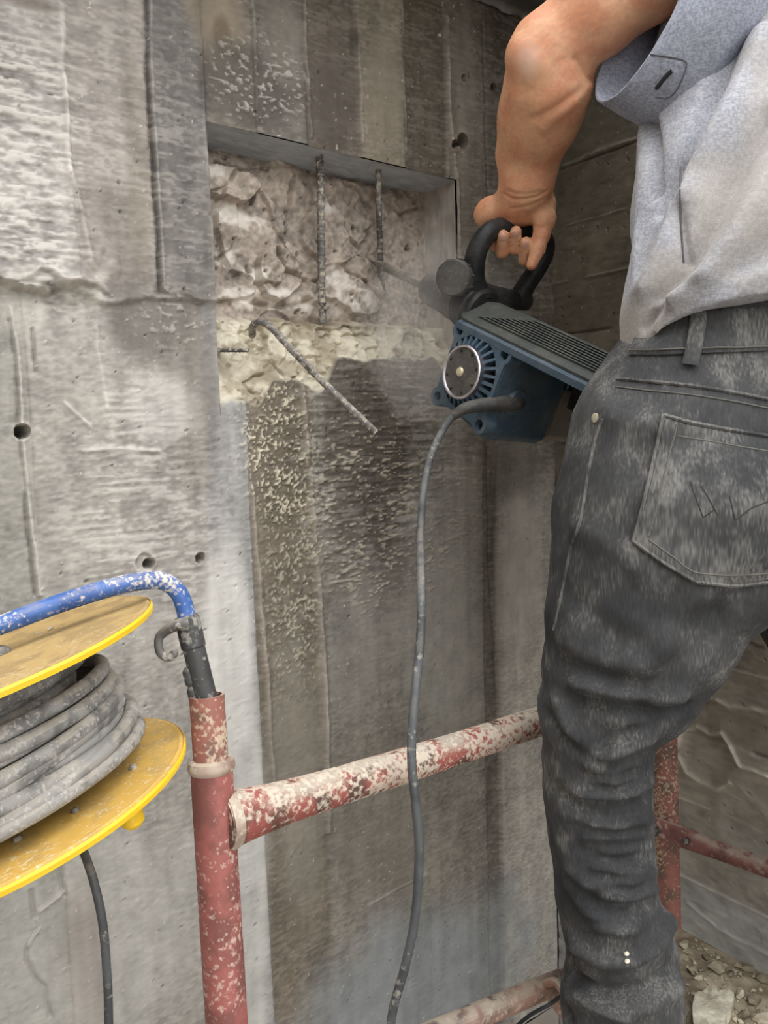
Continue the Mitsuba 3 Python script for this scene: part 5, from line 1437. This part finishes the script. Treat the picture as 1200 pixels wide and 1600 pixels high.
# sleeve: an open sagging tube round the upper arm
def ring(c, ev, ew, n=64):
    th = np.arange(n) * 2 * np.pi / n
    return c + np.cos(th)[:, None] * ev + np.sin(th)[:, None] * ew
R0 = [(P(998, 50, 1.05), cdir(-0.034, -0.086, 0.0), cdir(0.026, -0.004, -0.075)), (P(1012, 46, 1.045), cdir(-0.030, -0.094, 0.0), cdir(0.026, 0.0, -0.085)), (P(1046, 50, 1.04), cdir(-0.012, -0.118, 0.0), cdir(0.020, 0.0, -0.098)), (P(1080, 30, 1.04), cdir(0.0, -0.132, 0.0), cdir(0.02, 0.0, -0.108)), (P(1125, -30, 1.06), cdir(0.02, -0.118, 0.0), cdir(0.03, 0.0, -0.105)), (P(1190, -90, 1.09), cdir(0.03, -0.10, 0.0), cdir(0.03, 0.0, -0.085))]
keys = np.array([ring(*x) for x in R0])
NR_ = 40
ring_o = np.array([smoothpath(keys[:, j], NR_) for j in range(64)]).transpose(1, 0, 2)
cen_ = np.array(smoothpath([x[0] for x in R0], NR_))
rad_ = ring_o - cen_[:, None]
rl = np.linalg.norm(rad_, axis=2, keepdims=True)
wv = n3(ring_o[..., 0] * 16, ring_o[..., 1] * 16, ring_o[..., 2] * 16, 230, 3)[..., None] - 0.5
ring_o = cen_[:, None] + rad_ * (1 + 0.16 * wv)
inner = cen_[:, None] + (ring_o - cen_[:, None]) * (1 - 0.0028 / rl)
nv_ = NR_ * 64
V = np.vstack([ring_o.reshape(-1, 3), inner.reshape(-1, 3)])
i, j = np.meshgrid(np.arange(NR_ - 1), np.arange(64), indexing='ij')
q = np.stack([i * 64 + j, i * 64 + (j + 1) % 64, (i + 1) * 64 + (j + 1) % 64, (i + 1) * 64 + j], -1).reshape(-1, 4)
jj = np.arange(64); kk = (jj + 1) % 64
f = np.vstack([q[:, [0, 1, 2]], q[:, [0, 2, 3]], q[:, [2, 1, 0]] + nv_, q[:, [3, 2, 0]] + nv_, np.stack([jj, jj + nv_, kk], 1), np.stack([kk, jj + nv_, kk + nv_], 1)])
slv = trimesh.Trimesh(V, f, process=False)
slk = add('sleeve', slv, 'm_sleeve', stk, smooth=50)
SL = Surf(trimesh.Trimesh(V[:nv_], np.vstack([q[:, [0, 1, 2]], q[:, [0, 2, 3]]])[:, ::-1], process=False))
SL2 = Surf(slv)
add('hem_seam', tube(SL2.line([(1018, 86), (1040, 88), (1070, 93)], 16, 0.0006), 0.0013, 6), 'm_shirtseam', slk)
tabp = sheet(SL2, [[(1034, 88), (1052, 90), (1070, 95)], [(1030, 112), (1046, 116), (1062, 122)], [(1024, 138), (1040, 148), (1056, 146)]], 0.003, 14, 14)
tk = add('sleeve_tab', tabp, 'm_sleeve', slk, smooth=40, label='button tab of the sleeve')
add('tab_seam', tube(SL2.line([(1018, 86), (1044, 89), (1070, 95), (1072, 108), (1058, 140), (1044, 152), (1026, 150)], 40, 0.0030), 0.0009, 6), 'm_shirtseam', tk)
add('buttonhole', tube(SL2.line([(1027, 137), (1040, 121), (1051, 110)], 14, 0.0030), 0.0026, 8), 'm_black', tk, label='dark buttonhole slit')

# --- a black pouch on the front of the right thigh, seen past the crotch
pc = [P(x, y, 1.135) for x, y in ((1168, 934), (1218, 1018), (1335, 1006), (1340, 860), (1186, 870))]
pq = hull(np.vstack([np.array(pc), np.array(pc) + fwd * 0.035]))
pq = from_man(to_man(pq).refine_to_length(0.02))
add('tool_pouch', pq, 'm_black', man, smooth=30, label='black pouch on the front of the right thigh')
add('pouch_welt', tube(np.array([P(x, y, 1.134) for x, y in ((1186, 870), (1168, 934), (1218, 1018), (1335, 1006))]), 0.0022, 8), 'm_knob', man)
# ------------------------------------------------------------------ concrete dust in the air: one ragged thin cloud round the chisel
cc_ = W(690, 525, -0.15)
cl_m = trimesh.creation.icosphere(4, 1.0)
v_ = np.array(cl_m.vertices)
bul = 0.72 + 0.62 * n3(v_[:, 0] * 1.7 + 5, v_[:, 1] * 1.7, v_[:, 2] * 1.7, 240, 3)
v_ = v_ * bul[:, None] * np.array([0.155, 0.125, 0.155]) + np.array([cc_[0], -0.15, cc_[1]])
v_[:, 1] = np.minimum(v_[:, 1], -0.016)
cl_m.vertices = v_
scene['dust_haze'] = mikit.ply(cl_m, {'type': 'null'}, smooth=True, interior={'type': 'homogeneous', 'sigma_t': {'type': 'rgb', 'value': [1.0, 1.0, 1.0]}, 'scale': 1.7, 'albedo': {'type': 'rgb', 'value': [0.95, 0.93, 0.89]}})
labels['dust_haze'] = {'kind': 'stuff', 'label': 'pale concrete dust hanging in the air around the chisel and before the wall', 'category': 'dust'}
